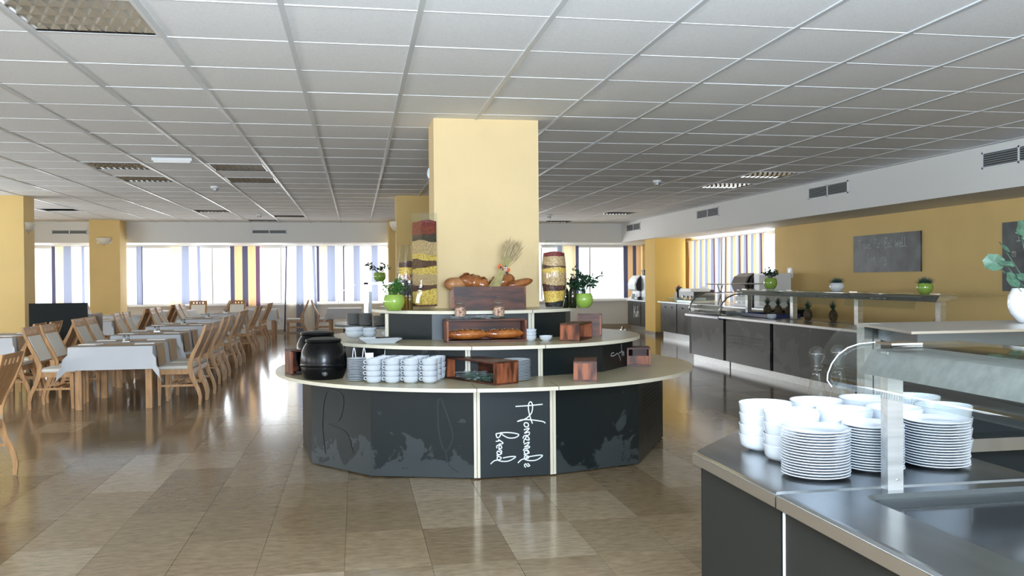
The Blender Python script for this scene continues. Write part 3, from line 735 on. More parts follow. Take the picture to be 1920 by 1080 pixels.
struct_k = tag(obj('kettle_stand', MB().box(-.5,-.16,7.62,7.95,Z1,Z1+.03), black_mat), 'low black stand under the rear soup kettle', 'stand')
def plate_mb(r, h=.018, n=32):
    return MB().lathe([(r*.55,0), (r*.6,.002), (r*.72,.004), (r*.97,h-.004), (r,h-.002), (r*.99,h), (r*.93,h-.001), (r*.70,.007), (r*.62,.005), (0.0001,.005)], n, cap0=True)
def stack_plates(x, y, z, r, cnt, pitch, lb, grp, mt=china, n=32, h=.018):
    """builds the stack bottom to top; labels count from the top"""
    src = obj('plate', plate_mb(r, h, n), mt, None, (x, y, z), smooth=.6); src['category'] = 'plate'; src['group'] = grp
    for k in range(cnt):
        o = src if k == 0 else src.copy()
        if k: COL.objects.link(o)
        o.location = (x+random.uniform(-1,1)*.0015, y+random.uniform(-1,1)*.0015, z+k*pitch)
        o['label'] = (f'topmost white plate {lb}' if k == cnt-1 else f'{ORD[cnt-1-k]} white plate down {lb}')
stack_plates(-.0, 7.07, Z1, .078, 14, .0128, 'of the saucer stack beside the soup kettle', 'saucer stack beside the soup kettle', n=28, h=.014)
stack_plates(1.235, 6.79, Z1, .115, 14, .0115, 'in the stack behind the lavender box', 'plate stack behind the lavender box')
# soup cups: four columns, four rows, four high
cup = obj('soup_cup', MB().lathe([(.036,0), (.040,.003), (.052,.009), (.0585,.020), (.061,.040), (.063,.054), (.061,.054), (.058,.038), (.054,.02), (.044,.013), (.0001,.010)], 24, cap0=True), china, None, smooth=.8)
hd = obj('handle', MB().tube([(-.058,0,.044), (-.072,0,.046), (-.080,0,.036), (-.074,0,.024), (-.060,0,.022)], .0045, 6), china, cup, smooth=True)
tag(cup, '', 'cup'); first = True
rn = ['front', 'second', 'third', 'rear']; cn = ['kettle-side', 'second', 'third', 'box-side']
for r in range(4):
    for c in range(4):
        for k in range(4):
            o = place(cup, first, (.130+c*.141+r*.045+random.uniform(-.003,.003), 6.885-c*.035+r*.128, Z1+k*.043), random.uniform(-.35, .1), f'{["bottom","second","third","top"][k]} white soup cup of the {cn[c]} stack in the {rn[r]} row', 'white handled soup cups stacked on the lowest tier'); first = False
# wire dish rack and card
t = thing('wire_rack', 'white wire hoops standing behind the cup stacks', 'rack', (0,0,0))
for x, y in ((-.02,7.28), (.06,7.24), (.24,7.30)):
    pts = [(x-.02+.04*s_/10, y, Z1+.0+.245*sin(PI*s_/10)**.6) for s_ in range(11)]
    obj('wire_hoop', MB().tube(pts, .004, 6), white_pl, t, smooth=True)
obj('base_wire', MB().tube([(-.06,7.29,Z1+.004), (.28,7.29,Z1+.004)], .004, 6), white_pl, t)
c_ = obj('price_card', MB().box(.07,.135,7.235,7.239,Z1+.15,Z1+.205), paper, t)
# lavender box: open front, turned
lb_ = crate('big open wooden box lying on its side with lavender, on the lowest tier', 'wooden_box', .985, 6.80, Z1, .64, .23, .175, 0, 'front')
lb_.rotation_euler = (0, 0, -1.08); lb_.location = (.965, 6.82, Z1)
def sprigs(n, L, spread, mt, seed, r=.0016, heads=True, zr=(0, .03)):
    random.seed(seed); mb = MB()
    for k in range(n):
        a = random.gauss(0, spread); x = random.uniform(-.08, .08); y = random.uniform(-.03, .03); z = random.uniform(*zr)
        d = Vector((cos(a), sin(a), random.uniform(-.03, .1))); p0 = Vector((x, y, z))-d*L*.5; p1 = p0+d*L*random.uniform(.7, 1)
        mb.tube([p0, (p0+p1)/2+Vector((0,0,random.uniform(0,.01))), p1], r, 4)
        if heads:
            for q in range(5):
                c = p1-d*(.012*q); mb.lathe([(0.0005,-.006), (.006,0), (.0005,.006)], 5, c=(c.x+random.uniform(-.003,.003), c.y+random.uniform(-.003,.003), c.z))
        for q in range(4):
            c = p0.lerp(p1, random.random()); e = Vector((random.uniform(-1,1), random.uniform(-1,1), random.uniform(-.2,1))).normalized()*random.uniform(.012,.03); s_ = e.cross(Vector((0,0,1))).normalized()*.003
            mb.add([c-s_, c+s_, c+e], [(0,1,2)])
    return mb
lvb = thing('lavender_bunch', 'dried lavender and herb sprigs spilling in the open box', 'dried herbs', (.93, 6.80, Z1+.016), -1.08)
obj('lavender_sprigs', sprigs(46, .26, .5, lav, 3, zr=(0,.055)), lav, lvb); q = obj('herb_sprigs', sprigs(40, .24, .5, leaf_h, 4, heads=False, zr=(0,.05)), leaf_h, lvb); q.location = (.09,-.03,0)
crate('small square-ended wooden channel box on the lowest tier', 'wooden_box', 1.79, 6.76, Z1, .40, .18, .155, 1.30, 'front')
crate('dark wooden box with a reddish base near the island right rim', 'wooden_box', 2.54, 7.72, Z1, .21, .24, .165, -.25, 'front', inner=True)
# middle tier
def bowl_mb(r, h, n=28):
    return MB().lathe([(r*.5,0), (r*.55,.004), (r*.82,h*.25), (r*.97,h*.7), (r,h), (r*.97,h), (r*.93,h*.68), (r*.78,h*.3), (.0001,h*.16)], n, cap0=True)
def tall_bowl_mb(r, h, n=40):
    return MB().lathe([(r*.60,0), (r*.64,.003), (r*.86,h*.16), (r*.945,h*.34), (r*.965,h*.6), (r,h*.97), (r*.985,h), (r*.955,h*.97), (r*.93,h*.6), (r*.88,h*.34), (r*.6,h*.16), (.0001,h*.14)], n, cap0=True)
def bowls(x, y, z, r, h, cnt, pitch, lb, grp, mt=china, mk=None):
    src = obj('bowl', (mk or bowl_mb)(r, h), mt, None, (x, y, z), smooth=.8); src['category'] = 'bowl'; src['group'] = grp
    for k in range(cnt):
        o = src if k == 0 else src.copy()
        if k: COL.objects.link(o)
        o.location = (x+random.uniform(-1,1)*.001, y+random.uniform(-1,1)*.001, z+k*pitch)
        o['label'] = (f'{ORD[cnt-1-k]} {"from the top " if 0 < cnt-1-k else ""}white bowl {lb}' if cnt > 1 else f'white bowl {lb}')
bowls(-.02, 8.30, Z2, .085, .06, 2, .035, 'in the stack behind the square platter, kettle side', 'bowls behind the platter')
bowls(.115, 8.33, Z2, .075, .055, 2, .03, 'in the low stack by the square platter', 'bowls behind the platter')
bowls(.30, 8.25, Z2, .075, .055, 1, .03, 'alone against the upper tier post', 'bowls behind the platter')
t = thing('platter', 'square white platter with upturned rim on the middle tier', 'platter', (.20, 7.55, Z2), .05)
sq = lambda s_, z: [(-s_*1.15,-s_*.7,z), (s_*1.15,-s_*.7,z), (s_*1.15,s_*.7,z), (-s_*1.15,s_*.7,z)]
obj('dish', MB().rings([sq(.10,0), sq(.125,.02), sq(.155,.04), sq(.15,.042), sq(.12,.018), sq(.1,.008)], True, True), china, t)
t = thing('serving_tongs', 'dark serving tongs lying across the square platter', 'tongs', (.26, 7.5, Z2+.046), .08)
obj('arm', MB().tube([(-.10,0,0), (.12,.0,.004)], .005, 6), bplastic, t); obj('arm', MB().tube([(-.10,.02,0), (.12,.004,.006)], .005, 6), bplastic, t)
bowls(1.475, 7.42, Z2, .056, .045, 3, .028, 'in the small stack beside the bread box', 'little bowls on the middle tier')
bowls(1.605, 7.38, Z2, .058, .045, 1, .03, 'low and alone in front of the upper tier post', 'little bowls on the middle tier')
bx = crate('long open-fronted wooden box holding two seeded loaves', 'wooden_box', 1.09, 7.47, Z2, .69, .20, .195, .03, 'front', th=.016)
def loaf(lb, x, y, z, L, r, rz, mt, ry=0, rx=0, seeds=0, bumps=0, name='bread_loaf', grp=None, flat=.8):
    mb = MB(); n = 14; R = []
    for k in range(n+1):
        t_ = k/n; rr = r*max(.08, (1-abs(2*t_-1)**3.2))**.6*(1+bumps*.12*sin(t_*PI*5)); xx = (t_-.5)*L
        R.append([(xx, rr*cos(2*PI*i/12)*(1+.04*sin(3*t_*9+i)), rr*flat*sin(2*PI*i/12)) for i in range(12)])
    mb.rings(R)
    t = thing(name, lb, 'bread', (x, y, z), rz, grp); t.rotation_euler = (rx, ry, rz)
    obj('crust', mb, mt, t, smooth=1.2)
    if bumps:
        sl = MB()
        for k in range(4):
            xx = (k-1.5)*L*.17; sl.tube([(xx-.03, -r*.5, r*flat*.80), (xx, 0, r*flat*1.0), (xx+.03, r*.5, r*flat*.78)], r*.13, 6)
        obj('braid_ridges', sl, mt, t, smooth=True)
    if seeds:
        sd = MB(); random.seed(int(x*100))
        for k in range(seeds):
            a = random.uniform(.15, .85)*PI; xx = random.uniform(-.42, .42)*L; rr = r*(1-abs(2*xx/L)**3.2)**.6
            sd.lathe([(.0004,-.003), (.003,0), (.0004,.003)], 4, c=(xx, rr*cos(a), rr*flat*sin(a)+.001))
        q = obj('seeds', sd, straw_p, t); q['kind'] = 'stuff'
    return t
loaf('seeded glazed loaf in the long box, side towards the kettles', .93, 7.44, Z2+.064, .36, .055, .02, glazed, seeds=90, name='seeded_loaf')
loaf('seeded glazed loaf in the long box, side towards the small bowls', 1.25, 7.46, Z2+.064, .36, .052, .03, glazed, seeds=90, name='seeded_loaf')
t = thing('lavender_bunch', 'lavender sprigs hanging over the front edge of the bread box', 'dried herbs', (1.0, 7.42, Z2+.2), -.15)
obj('lavender_sprigs', sprigs(40, .34, .25, lav, 5, zr=(0,.02)), lav, t); q = obj('herb_sprigs', sprigs(30, .26, .3, leaf_h, 6, heads=False, zr=(0,.02)), leaf_h, t); q.location = (.12,.03,0)
def jar(lb, x, y, z, mt):
    t = thing('glass_jar', lb, 'jar', (x, y, z), 0, 'ribbed glass jars on the bread box')
    n = 32; R = []
    for r, zz, rb in [(.040,.0,1), (.049,.01,1), (.052,.05,1), (.052,.095,1), (.047,.115,0), (.040,.128,0)]:
        R.append([((r+(.0016*rb if i % 2 else 0))*cos(2*PI*i/n), (r+(.0016*rb if i % 2 else 0))*sin(2*PI*i/n), zz) for i in range(n)])
    obj('body', MB().rings(R, True, False), glass, t)
    obj('contents', MB().lathe([(.038,.004), (.045,.01), (.047,.05), (.046,.085), (.02,.092)], 20, cap0=True, cap1=True), mt, t, smooth=True)
    obj('lid', MB().lathe([(.044,.128), (.046,.133), (.044,.138), (.036,.142), (.016,.150), (.010,.156), (.017,.164), (.019,.172), (.010,.178)], 20, cap0=True, cap1=True), glass, t, smooth=True)
    obj('clasp_ring', MB().lathe([(.042,.120), (.0435,.1235), (.042,.127)], 20), steel, t, smooth=True)
jar('ribbed glass jar of mixed red beans, kettle side', .875, 7.44, Z2+.195+.012, b_pink)
jar('ribbed glass jar full of speckled beans, small-bowl side', 1.205, 7.43, Z2+.195+.012, b_pink)
crate('wooden channel box, grain upright, on the middle tier', 'wooden_box', 1.89, 7.44, Z2, .42, .17, .15, 1.05, 'front')
crate('wooden box standing behind the channel box, mostly hidden', 'wooden_box', 2.15, 7.95, Z2, .22, .22, .20, -.3, 'top')
# top tier
crate('wide wooden crate of breads on the top tier before the column', 'bread_crate', 1.195, 8.02, Z3, .68, .24, .21, 0, 'top', th=.018)
loaf('round plain loaf at the vase end of the crate', .90, 8.02, Z3+.235, .22, .075, .25, bread_l, grp='breads in the crate')
loaf('big glazed braided loaf beside the plain one', 1.07, 8.02, Z3+.245, .30, .085, -.15, bread_m, ry=.25, bumps=1, grp='breads in the crate')
loaf('glazed braided loaf behind the wheat stalks', 1.33, 8.04, Z3+.25, .27, .08, .3, bread_m, ry=-.3, bumps=1, grp='breads in the crate')
loaf('slim glazed bread stick leaning out at the plant end', 1.49, 7.98, Z3+.235, .26, .048, .15, bread_m, ry=-.22, grp='breads in the crate')
# wheat bouquet
t = thing('wheat_bouquet', 'sheaf of dried wheat with a flower tie leaning out of the crate', 'dried bouquet', (1.235, 7.92, Z3+.17))
random.seed(11); st_ = MB(); er = MB(); D = Vector((.42, -.02, .9)).normalized(); Sd = Vector((.9, 0, -.42)).normalized(); Bk = Vector((0,1,0))
for k in range(60):
    a = random.uniform(-1, 1); b = random.uniform(-1, 1)
    p0 = Sd*(a*.055)+Bk*(b*.02)+D*random.uniform(-.02, .03); pm = D*.22+Sd*(a*.018)+Bk*(b*.012); p1 = D*(.34+random.uniform(-.04,.04))+Sd*(a*.06)+Bk*(b*.03)
    st_.tube([p0, pm, p1], .0018, 4, False)
    dd = (D+Sd*(a*.30)+Bk*(b*.12)).normalized(); L = random.uniform(.10, .15)
    er.tube([p1, p1+dd*L*.3, p1+dd*L*.7, p1+dd*L], [.002, .006, .0055, .001], 5)
    for q in range(5):
        e = (dd+Sd*random.uniform(-.25,.25)+Bk*random.uniform(-.3,.3)).normalized(); c = p1+dd*L*random.uniform(.2,.9); er.tube([c, c+e*.06], [.0008, .0003], 3, False)
obj('stalks', st_, straw, t); obj('ears', er, straw_p, t)
fm = MB(); fo = MB(); fb = MB(); c = D*.225+Vector((0,-.025,0))
for k in range(5): a = 2*PI*k/5; fm.lathe([(.0005,-.008), (.012,0), (.0005,.008)], 8, c=tuple(c+Sd*(.014*cos(a)+.012)+D*(.014*sin(a))))
for sgn in (-1, 1):
    for q in range(3): p = c+Sd*(sgn*.045)+D*(.012*(q-1)); fo.add([c, p+D*.012, p+Sd*sgn*.02, p-D*.012], [(0,1,2,3)])
for k in range(9): p = c+Sd*random.uniform(-.035,.045)+D*random.uniform(-.03,.04)+Vector((0,-.006,0)); fb.lathe([(.0005,-.007), (.007,0), (.0005,.007)], 6, c=tuple(p))
obj('white_flower', fm, white_p, t, smooth=True); obj('orange_ribbon', fo, orange_p, t); obj('berries', fb, berry, t, smooth=True)
# layered vases
def layers(t, shape, zs, mts, wave, seed):
    random.seed(seed); n = 32; prev = None
    W = []
    for k, z in enumerate(zs):
        ph = random.uniform(0, 6); am = 0 if k == 0 else wave
        W.append([z+am*sin(2*PI*i/n+ph)+am*.35*sin(6*PI*i/n+ph*2) for i in range(n)])
    for k in range(len(zs)-1):
        R = []
        for q in range(4):
            f_ = q/3; ring_ = []
            for i in range(n):
                z = W[k][i]*(1-f_)+W[k+1][i]*f_; x, y = shape(2*PI*i/n, z); ring_.append((x, y, z))
            R.append(ring_)
        obj('grain_layer', MB().rings(R, True, True), mts[k], t, smooth=.9)
def squ(hw):
    def f_(a, z):
        k = hw/max(abs(cos(a)), abs(sin(a))); return (k*cos(a), k*sin(a))
    return f_
t = thing('grain_vase', 'tallest square glass vase filled with bands of grains and beans', 'vase', (.615, 7.98, Z3), .5)
hw = .088; HV = .88
v = MB(); v.rings([[(s_[0]*hw, s_[1]*hw, z) for s_ in ((-1,-1),(1,-1),(1,1),(-1,1))] for z in (0, HV)], True, False)
v.rings([[(s_[0]*(hw-.007), s_[1]*(hw-.007), z) for s_ in ((-1,1),(1,1),(1,-1),(-1,-1))] for z in (.03, HV)], True, False)
v.add([(sx*h2, sy*h2, HV) for h2 in (hw, hw-.007) for sx, sy in ((-1,-1),(1,-1),(1,1),(-1,1))], [(0,1,5,4),(1,2,6,5),(2,3,7,6),(3,0,4,7)])
obj('glass_body', v, glass, t)
layers(t, squ(hw-.009), [.035,.06,.18,.235,.335,.385,.455,.50,.62,.69,.80], [b_dark,b_corn,b_dark,b_wheat,b_corn,b_dark,b_corn,b_wheat,b_black,b_red], .012, 4)
def bar_r(z, H, r0, r1): u = z/H; return r0+(r1-r0)*math.sin(PI*min(1, max(0, u)))**.8
def round_vase(lb, x, y, H, r0, r1, zs, mts, seed, z0=Z3):
    t = thing('grain_vase', lb, 'vase', (x, y, z0)); n = 28
    pr = [(bar_r(H*k/10, H, r0, r1), H*k/10) for k in range(11)]
    obj('glass_body', MB().lathe(pr, n, cap0=True), glass, t, smooth=True)
    obj('glass_lip', MB().lathe([(r0, H-.004), (r0+.003, H), (r0-.002, H+.002)], n), glass, t, smooth=True)
    layers(t, lambda a, z: ((bar_r(z, H, r0, r1)-.006)*cos(a), (bar_r(z, H, r0, r1)-.006)*sin(a)), zs, mts, .010, seed)
round_vase('rounded glass vase with grain bands beside the dark leafy plant', 1.815, 7.97, .63, .078, .118, [.015,.06,.17,.22,.34,.37,.40,.49,.515], [b_black,b_corn,b_dark,b_wheat,b_corn,b_dark,b_wheat,b_red], 9)
round_vase('slender glass vase half hidden behind the tall square one', .46, 8.25, .60, .05, .075, [.13,.20,.27,.33,.40,.44], [b_black,b_black,b_pink,b_corn,b_dark], 12)
def bottle(lb, x, y, z, H, r, mt, liquid=None, name='oil_bottle', grp=None):
    t = thing(name, lb, 'bottle', (x, y, z), 0, grp)
    obj('body', MB().lathe([(r*.9,0), (r,.006), (r,H*.6), (r*.8,H*.68), (r*.35,H*.78), (r*.32,H*.95), (r*.4,H*.96), (r*.4,H)], 16, cap0=True, cap1=True), mt, t, smooth=.8)
    if liquid: obj('oil', MB().lathe([(r*.84,.006), (r*.92,.012), (r*.92,H*.56)], 16, cap0=True, cap1=True), liquid, t, smooth=.8)
    obj('stopper', MB().lathe([(r*.25,H), (r*.45,H+.008), (r*.4,H+.03)], 10, cap1=True), steel_dull, t)
bottle('golden oil bottle between lime pot and square vase, front', .415, 7.93, Z3, .22, .036, glass, amber, grp='oil bottles beside the vases'); bottle('golden oil bottle close to the square vase, rear', .48, 8.02, Z3, .24, .034, glass, amber_d, grp='oil bottles beside the vases')
bottle('oil bottle just behind the slender vase', .36, 8.1, Z3, .21, .032, glass, amber, grp='oil bottles beside the vases')
bottle('dark brown bottle between rounded vase and lime pot', 2.0, 8.0, Z3, .27, .035, bottle_g, grp='oil bottles beside the vases'); bottle('second dark bottle tucked behind the rounded vase', 1.96, 8.12, Z3, .25, .033, bottle_g, grp='oil bottles beside the vases')
def pot(t, r, h, mt):
    pr = [(r*.55,0), (r*.62,.004), (r*.9,h*.28), (r,h*.52), (r*.95,h*.78), (r*.80,h), (r*.76,h), (r*.88,h*.78), (r*.8,h*.7)]
    obj('pot', MB().lathe(pr, 28, cap0=True), mt, t, smooth=.9); obj('soil', MB().lathe([(r*.84,h*.8), (.001,h*.82)], 20), soil, t)
def leafy(t, base_z, n, spread, height, ls, mt, seed, stems=10, droop=.3, name='foliage'):
    random.seed(seed); sm = MB(); lf = MB()
    tips = []
    for k in range(stems):
        a = random.uniform(0, 2*PI); r = spread*random.uniform(.25, 1); z = height*random.uniform(.45, 1)*(1-.35*(r/spread)**2)
        p0 = Vector((random.uniform(-.02,.02), random.uniform(-.02,.02), base_z)); p2 = Vector((r*cos(a), r*sin(a), base_z+z)); pm = (p0+p2)/2+Vector((0,0,height*.15))
        sm.tube([p0, pm, p2], [.003,.0022,.0012], 4, False); tips.append((p0, pm, p2))
    for k in range(n):
        p0, pm, p2 = random.choice(tips); u = random.uniform(.45, 1.05)
        c = p0*(1-u)**2+pm*2*u*(1-u)+p2*u*u
        d = Vector((random.gauss(0,1), random.gauss(0,1), random.gauss(0,.6)-droop)).normalized(); s_ = d.cross(Vector((random.gauss(0,1), random.gauss(0,1), random.gauss(0,1)))).normalized(); L = ls*random.uniform(.6, 1.25); q = s_.cross(d)*L*.12
        lf.add([c, c+d*L*.35+s_*L*.26+q, c+d*L*.75+s_*L*.2+q, c+d*L, c+d*L*.75-s_*L*.2+q, c+d*L*.35-s_*L*.26+q, c+d*L*.5], [(0,1,6), (1,2,6), (2,3,6), (3,4,6), (4,5,6), (5,0,6)])
    obj('stems', sm, mt, t); o = obj(name, lf, mt, t); o['kind'] = 'stuff'
t = thing('potted_plant', 'light lime pot with airy green herb, beside the oil bottles', 'potted plant', (.335, 7.92, Z3)); pot(t, .097, .145, lime)
leafy(t, .12, 170, .15, .17, .034, leaf_m, 21, 16, .0); leafy(t, .12, 16, .10, .36, .03, leaf_m, 22, 3, 0, name='upper_foliage')
t = thing('potted_plant', 'yellow-green pot with dense dark leaves on the top tier end', 'potted plant', (2.115, 8.03, Z3)); pot(t, .088, .135, lime)
leafy(t, .11, 330, .17, .30, .042, leaf_d, 23, 26, .15)

# ------------------------------------------------------------------ near steel counter (corner unit and heated unit)
ZC = .87
cu = thing('corner_counter', 'steel-topped corner counter carrying the stacked bowls and plates', 'counter', (1.7, 2.9, 0)); CO = Vector((-1.7,-2.9,0))
mb = MB(); polyc = [(1.20,2.385), (2.10,2.385), (2.10,3.0), (2.9,3.02), (2.9,3.75), (1.85,3.75), (1.20,3.02)]
polyc = [(1.20,2.385), (2.10,2.385), (2.10,2.75), (2.12,3.78), (1.87,3.78), (1.20,3.02)]
rounded_slab(mb, polyc, ZC-.05, ZC, .018); obj('worktop', mb, steel_top, cu, CO, smooth=.5)
obj('edge_strip', MB().box(1.1985, 1.2, 2.385, 3.02, ZC-.045, ZC-.01), steel_dull, cu, CO)
q = [(1.235,2.39), (2.06,2.39), (2.06,2.8), (2.06,3.72), (1.90,3.72), (1.235,3.0)]
obj('carcass', MB().prism(offset(q, .01), .1, ZC-.05), steel_dark, cu, CO)
CP = obj('front_panel', MB().box(1.226, 1.236, 2.405, 3.0, .08, ZC-.052), fg_plain, cu, CO)
d = (Vector((1.90,3.72,0))-Vector((1.235,3.0,0))).normalized(); nn = Vector((-d.y, d.x, 0)); a = Vector((1.235,3.005,0)); b = Vector((1.9,3.72,0))
obj('corner_panel', MB().prism([tuple((a)[:2]), tuple(b[:2]), tuple((b+nn*.01)[:2]), tuple((a+nn*.01)[:2])][::-1], .08, ZC-.052), fg_plain, cu, CO)
obj('plinth', MB().prism(offset(q, .04), 0, .1), steel, cu, CO)
sp = MB()
for pts in ([(2.96,.30), (2.95,.26)], [(2.92,.30), (2.915,.275)], [(2.72,.28), (2.715,.25)]):
    sp.ribbon([(1.226, y, z) for y, z in pts], .012, .002, (-1,0,0))
for pts in ([(2.6,.22), (2.575,.16), (2.565,.13)], [(2.49,.19), (2.475,.15), (2.465,.08)]): sp.ribbon([(1.226, y, z) for y, z in pts], .022, .002, (-1,0,0))
obj('printed_drips', sp, chalk_f, CP, kind='stuff')
hu = thing('heated_counter', 'steel serving counter with a sunken well and dark printed front', 'counter', (1.65, 1.2, 0)); HO = Vector((-1.65,-1.2,0))
mb = MB(); polyh = [(1.20,-.6), (2.10,-.6), (2.10,2.375), (1.20,2.375)]; top = rounded_slab(mb, polyh, ZC-.05, ZC, .018, cap=False)
def rrect(x0, x1, y0, y1, r, n=5):
    out = []
    for cx, cy, a0 in ((x1-r, y0+r, -PI/2), (x1-r, y1-r, 0), (x0+r, y1-r, PI/2), (x0+r, y0+r, PI)):
        for k in range(n+1): a = a0+PI/2*k/n; out.append((cx+r*cos(a), cy+r*sin(a)))
    return out
hole = rrect(1.42, 2.03, -.3, 2.30, .05); hole_in = rrect(1.432, 2.018, -.288, 2.288, .045)
me = bpy.data.meshes.new('worktop'); bm = bmesh.new()
vo = [bm.verts.new(p) for p in top]; vi = [bm.verts.new((x, y, ZC)) for x, y in hole]
eo = [bm.edges.new((vo[k], vo[(k+1) % len(vo)])) for k in range(len(vo))]+[bm.edges.new((vi[k], vi[(k+1) % len(vi)])) for k in range(len(vi))]
bmesh.ops.triangle_fill(bm, use_beauty=True, edges=eo)
for f_ in bm.faces:
    if f_.normal.z < 0: f_.normal_flip()
bm.verts.index_update(); tv = [tuple(v_.co) for v_ in bm.verts]; tf = [tuple(v_.index for v_ in f_.verts) for f_ in bm.faces]; bm.free()
mb.add(tv, tf); obj('worktop', mb, steel_top, hu, HO, smooth=.5)
wl = MB(); wl.rings([[(x, y, z) for x, y in (hole if z > ZC-.001 else hole_in)][::-1] for z in (ZC, ZC-.012, ZC-.04)], False, False)
wl.add([(x, y, ZC-.04) for x, y in hole_in], [tuple(range(len(hole_in)))]); obj('sunken_well', wl, steel_dark, hu, HO, smooth=.5)
obj('warming_plate', MB().box(1.47, 1.98, 1.0, 2.24, ZC-.038, ZC-.028), mat('black_glass_plate', (.05,.055,.06), .10, .3), hu, HO)
obj('edge_strip', MB().box(1.1985, 1.2, -.6, 2.375, ZC-.045, ZC-.01), steel_dull, hu, HO)
obj('carcass', MB().box(1.24, 2.06, -.58, 2.37, .1, ZC-.05), steel_dark, hu, HO)
HP_ = obj('front_panel', MB().box(1.226, 1.238, -.55, 2.372, .08, ZC-.052), fg_plain, hu, HO)
obj('panel_gap_trim', MB().box(1.222, 1.238, 2.376, 2.382, .08, ZC-.06), white_pl, hu, HO)
obj('plinth', MB().box(1.3, 2.0, -.55, 2.35, 0, .1), steel, hu, HO)
sp = MB(); sp.ribbon([(1.226, 2.28, .50), (1.226, 2.21, .40)], .018, .002, (-1,0,0)); sp.ribbon([(1.226, 1.72, .37), (1.226, 1.70, .33)], .03, .002, (-1,0,0)); sp.ribbon([(1.226, 2.05, .20), (1.226, 2.0, .12)], .03, .002, (-1,0,0))
obj('printed_drips', sp, chalk_f, HP_, kind='stuff')
sp = MB(); sp.ribbon([(1.226, y, z) for y, z in ((2.09,.43), (2.095,.38), (2.11,.30))], .010, .003, (-1,0,0)); sp.ribbon([(1.226, y, z) for y, z in ((2.04,.44), (2.015,.38), (2.0,.30))], .008, .003, (-1,0,0))
obj('script_lettering', sp, chalk_w, HP_, kind='stuff')
# sneeze guard over the heated unit
sg = thing('sneeze_guard', 'curved glass sneeze guard with steel lamp housing on the near counter', 'sneeze guard', (1.56, 2.34, ZC)); GO = Vector((-1.56,-2.34,-ZC))
obj('post', MB().box(1.530, 1.580, 2.335, 2.37, ZC, 1.275), steel, sg, GO)
obj('screw', MB().tube([(1.562,2.335,ZC+.03), (1.562,2.331,ZC+.03)], .004, 8), chrome, sg, GO)
obj('post', MB().box(1.525, 1.585, -.2, -.14, ZC, 1.275), steel, sg, GO)
arc = [(1.415,1.165), (1.400,1.185), (1.402,1.205), (1.415,1.235), (1.437,1.262), (1.468,1.282), (1.505,1.293), (1.56,1.297), (1.84,1.297)]
def sheet(prof, y0, y1, th=.006):
    n = len(prof); R = []
    inn = []
    for i in range(n):
        a, b = Vector(prof[max(i-1,0)]), Vector(prof[min(i+1,n-1)]); t_ = (b-a).normalized(); inn.append((prof[i][0]+t_.y*th, prof[i][1]-t_.x*th))
    loop = list(prof)+inn[::-1]
    return MB().rings([[(x, y, z) for x, z in loop] for y in (y0, y1)])
obj('curved_glass', sheet(arc, -.3, 2.44), glass2, sg, GO, smooth=.5)
hp = [(1.490,1.208), (1.535,1.278), (1.70,1.278), (1.70,1.262), (1.66,1.215)]
obj('lamp_housing', MB().rings([[(x, y, z) for x, z in hp] for y in (-.3, 2.42)]), steel, sg, GO)
obj('rim_light_tube', MB().tube([(x, 2.443, z) for x, z in arc[:8]], .0018, 6), edge_m, sg, GO, smooth=True)  # pale tube painting the bright rim light on the glass end
obj('glass_clamp', MB().box(1.52, 1.62, 2.30, 2.38, 1.298, 1.304), chrome, sg, GO)
# second counter and guard behind, running across
c2 = thing('cold_counter', 'dark serving counter behind the near sneeze guard', 'counter', (3.2, 3.5, 0)); O2 = Vector((-3.2,-3.5,0))
obj('worktop', MB().box(2.13, 5.0, 3.0, 3.95, ZC-.05, ZC), steel_top, c2, O2)
obj('carcass', MB().box(2.16, 4.95, 3.04, 3.9, .1, ZC-.05), black_mat, c2, O2); obj('plinth', MB().box(2.2, 4.9, 3.1, 3.85, 0, .1), steel, c2, O2)
obj('cold_well', MB().box(2.35, 4.9, 3.12, 3.85, ZC, ZC+.10), black_mat, c2, O2)
g2 = thing('sneeze_guard', 'wide flat-topped dark sneeze guard behind the curved one', 'sneeze guard', (2.3, 3.6, ZC)); O3 = Vector((-2.3,-3.6,-ZC))
obj('post', MB().box(2.245, 2.285, 3.60, 3.66, ZC, 1.285), steel, g2, O3); obj('post', MB().box(2.291, 2.325, 3.60, 3.66, ZC, 1.285), steel, g2, O3)
obj('shelf_top', MB().prism([(2.10,3.05), (4.6,3.12), (4.6,3.72), (2.25,3.68)], 1.274, 1.284), steel_dull, g2, O3)
obj('lamp_housing', MB().prism([(2.16,3.10), (4.6,3.17), (4.6,3.60), (2.30,3.58)], 1.215, 1.273), steel_dark, g2, O3)
obj('end_glass', sheet([(2.12,1.06), (2.10,1.10), (2.12,1.18), (2.17,1.24), (2.25,1.275)], 3.35, 3.72), glass2, g2, O3, smooth=.5)
obj('back_glass', MB().box(2.35, 4.6, 3.70, 3.706, 1.0, 1.27), glass2, g2, O3)
# plates and bowls on the corner unit
stack_plates(1.420, 2.55, ZC, .105, 17, .0087, 'in the near tall stack at the counter corner', 'plate stack at the counter corner', n=48, h=.016)
stack_plates(1.65, 2.60, ZC, .096, 17, .0085, 'in the stack behind the steel post', 'plate stack behind the steel post', n=48, h=.016)
stack_plates(1.885, 2.61, ZC, .104, 17, .0088, 'in the stack beside the steel post, away from the corner', 'plate stack away from the corner', n=48, h=.016)
BW = [(1.469,2.989,'at the outer corner tip'), (1.464,2.787,'behind the corner plate stack'), (1.682,3.012,'second along the rear row'), (1.658,2.783,'behind the post-side plates'), (1.89,3.026,'third along the rear row'), (1.846,2.78,'in the front row behind the post'), (2.041,2.786,'behind the last plate stack'), (2.093,3.03,'last along the rear row')]
for x, y, lb in BW:
    bowls(x, y, ZC, .0955, .058, 4, .038, 'of the stack '+lb, 'white bowls stacked '+lb, mk=tall_bowl_mb)
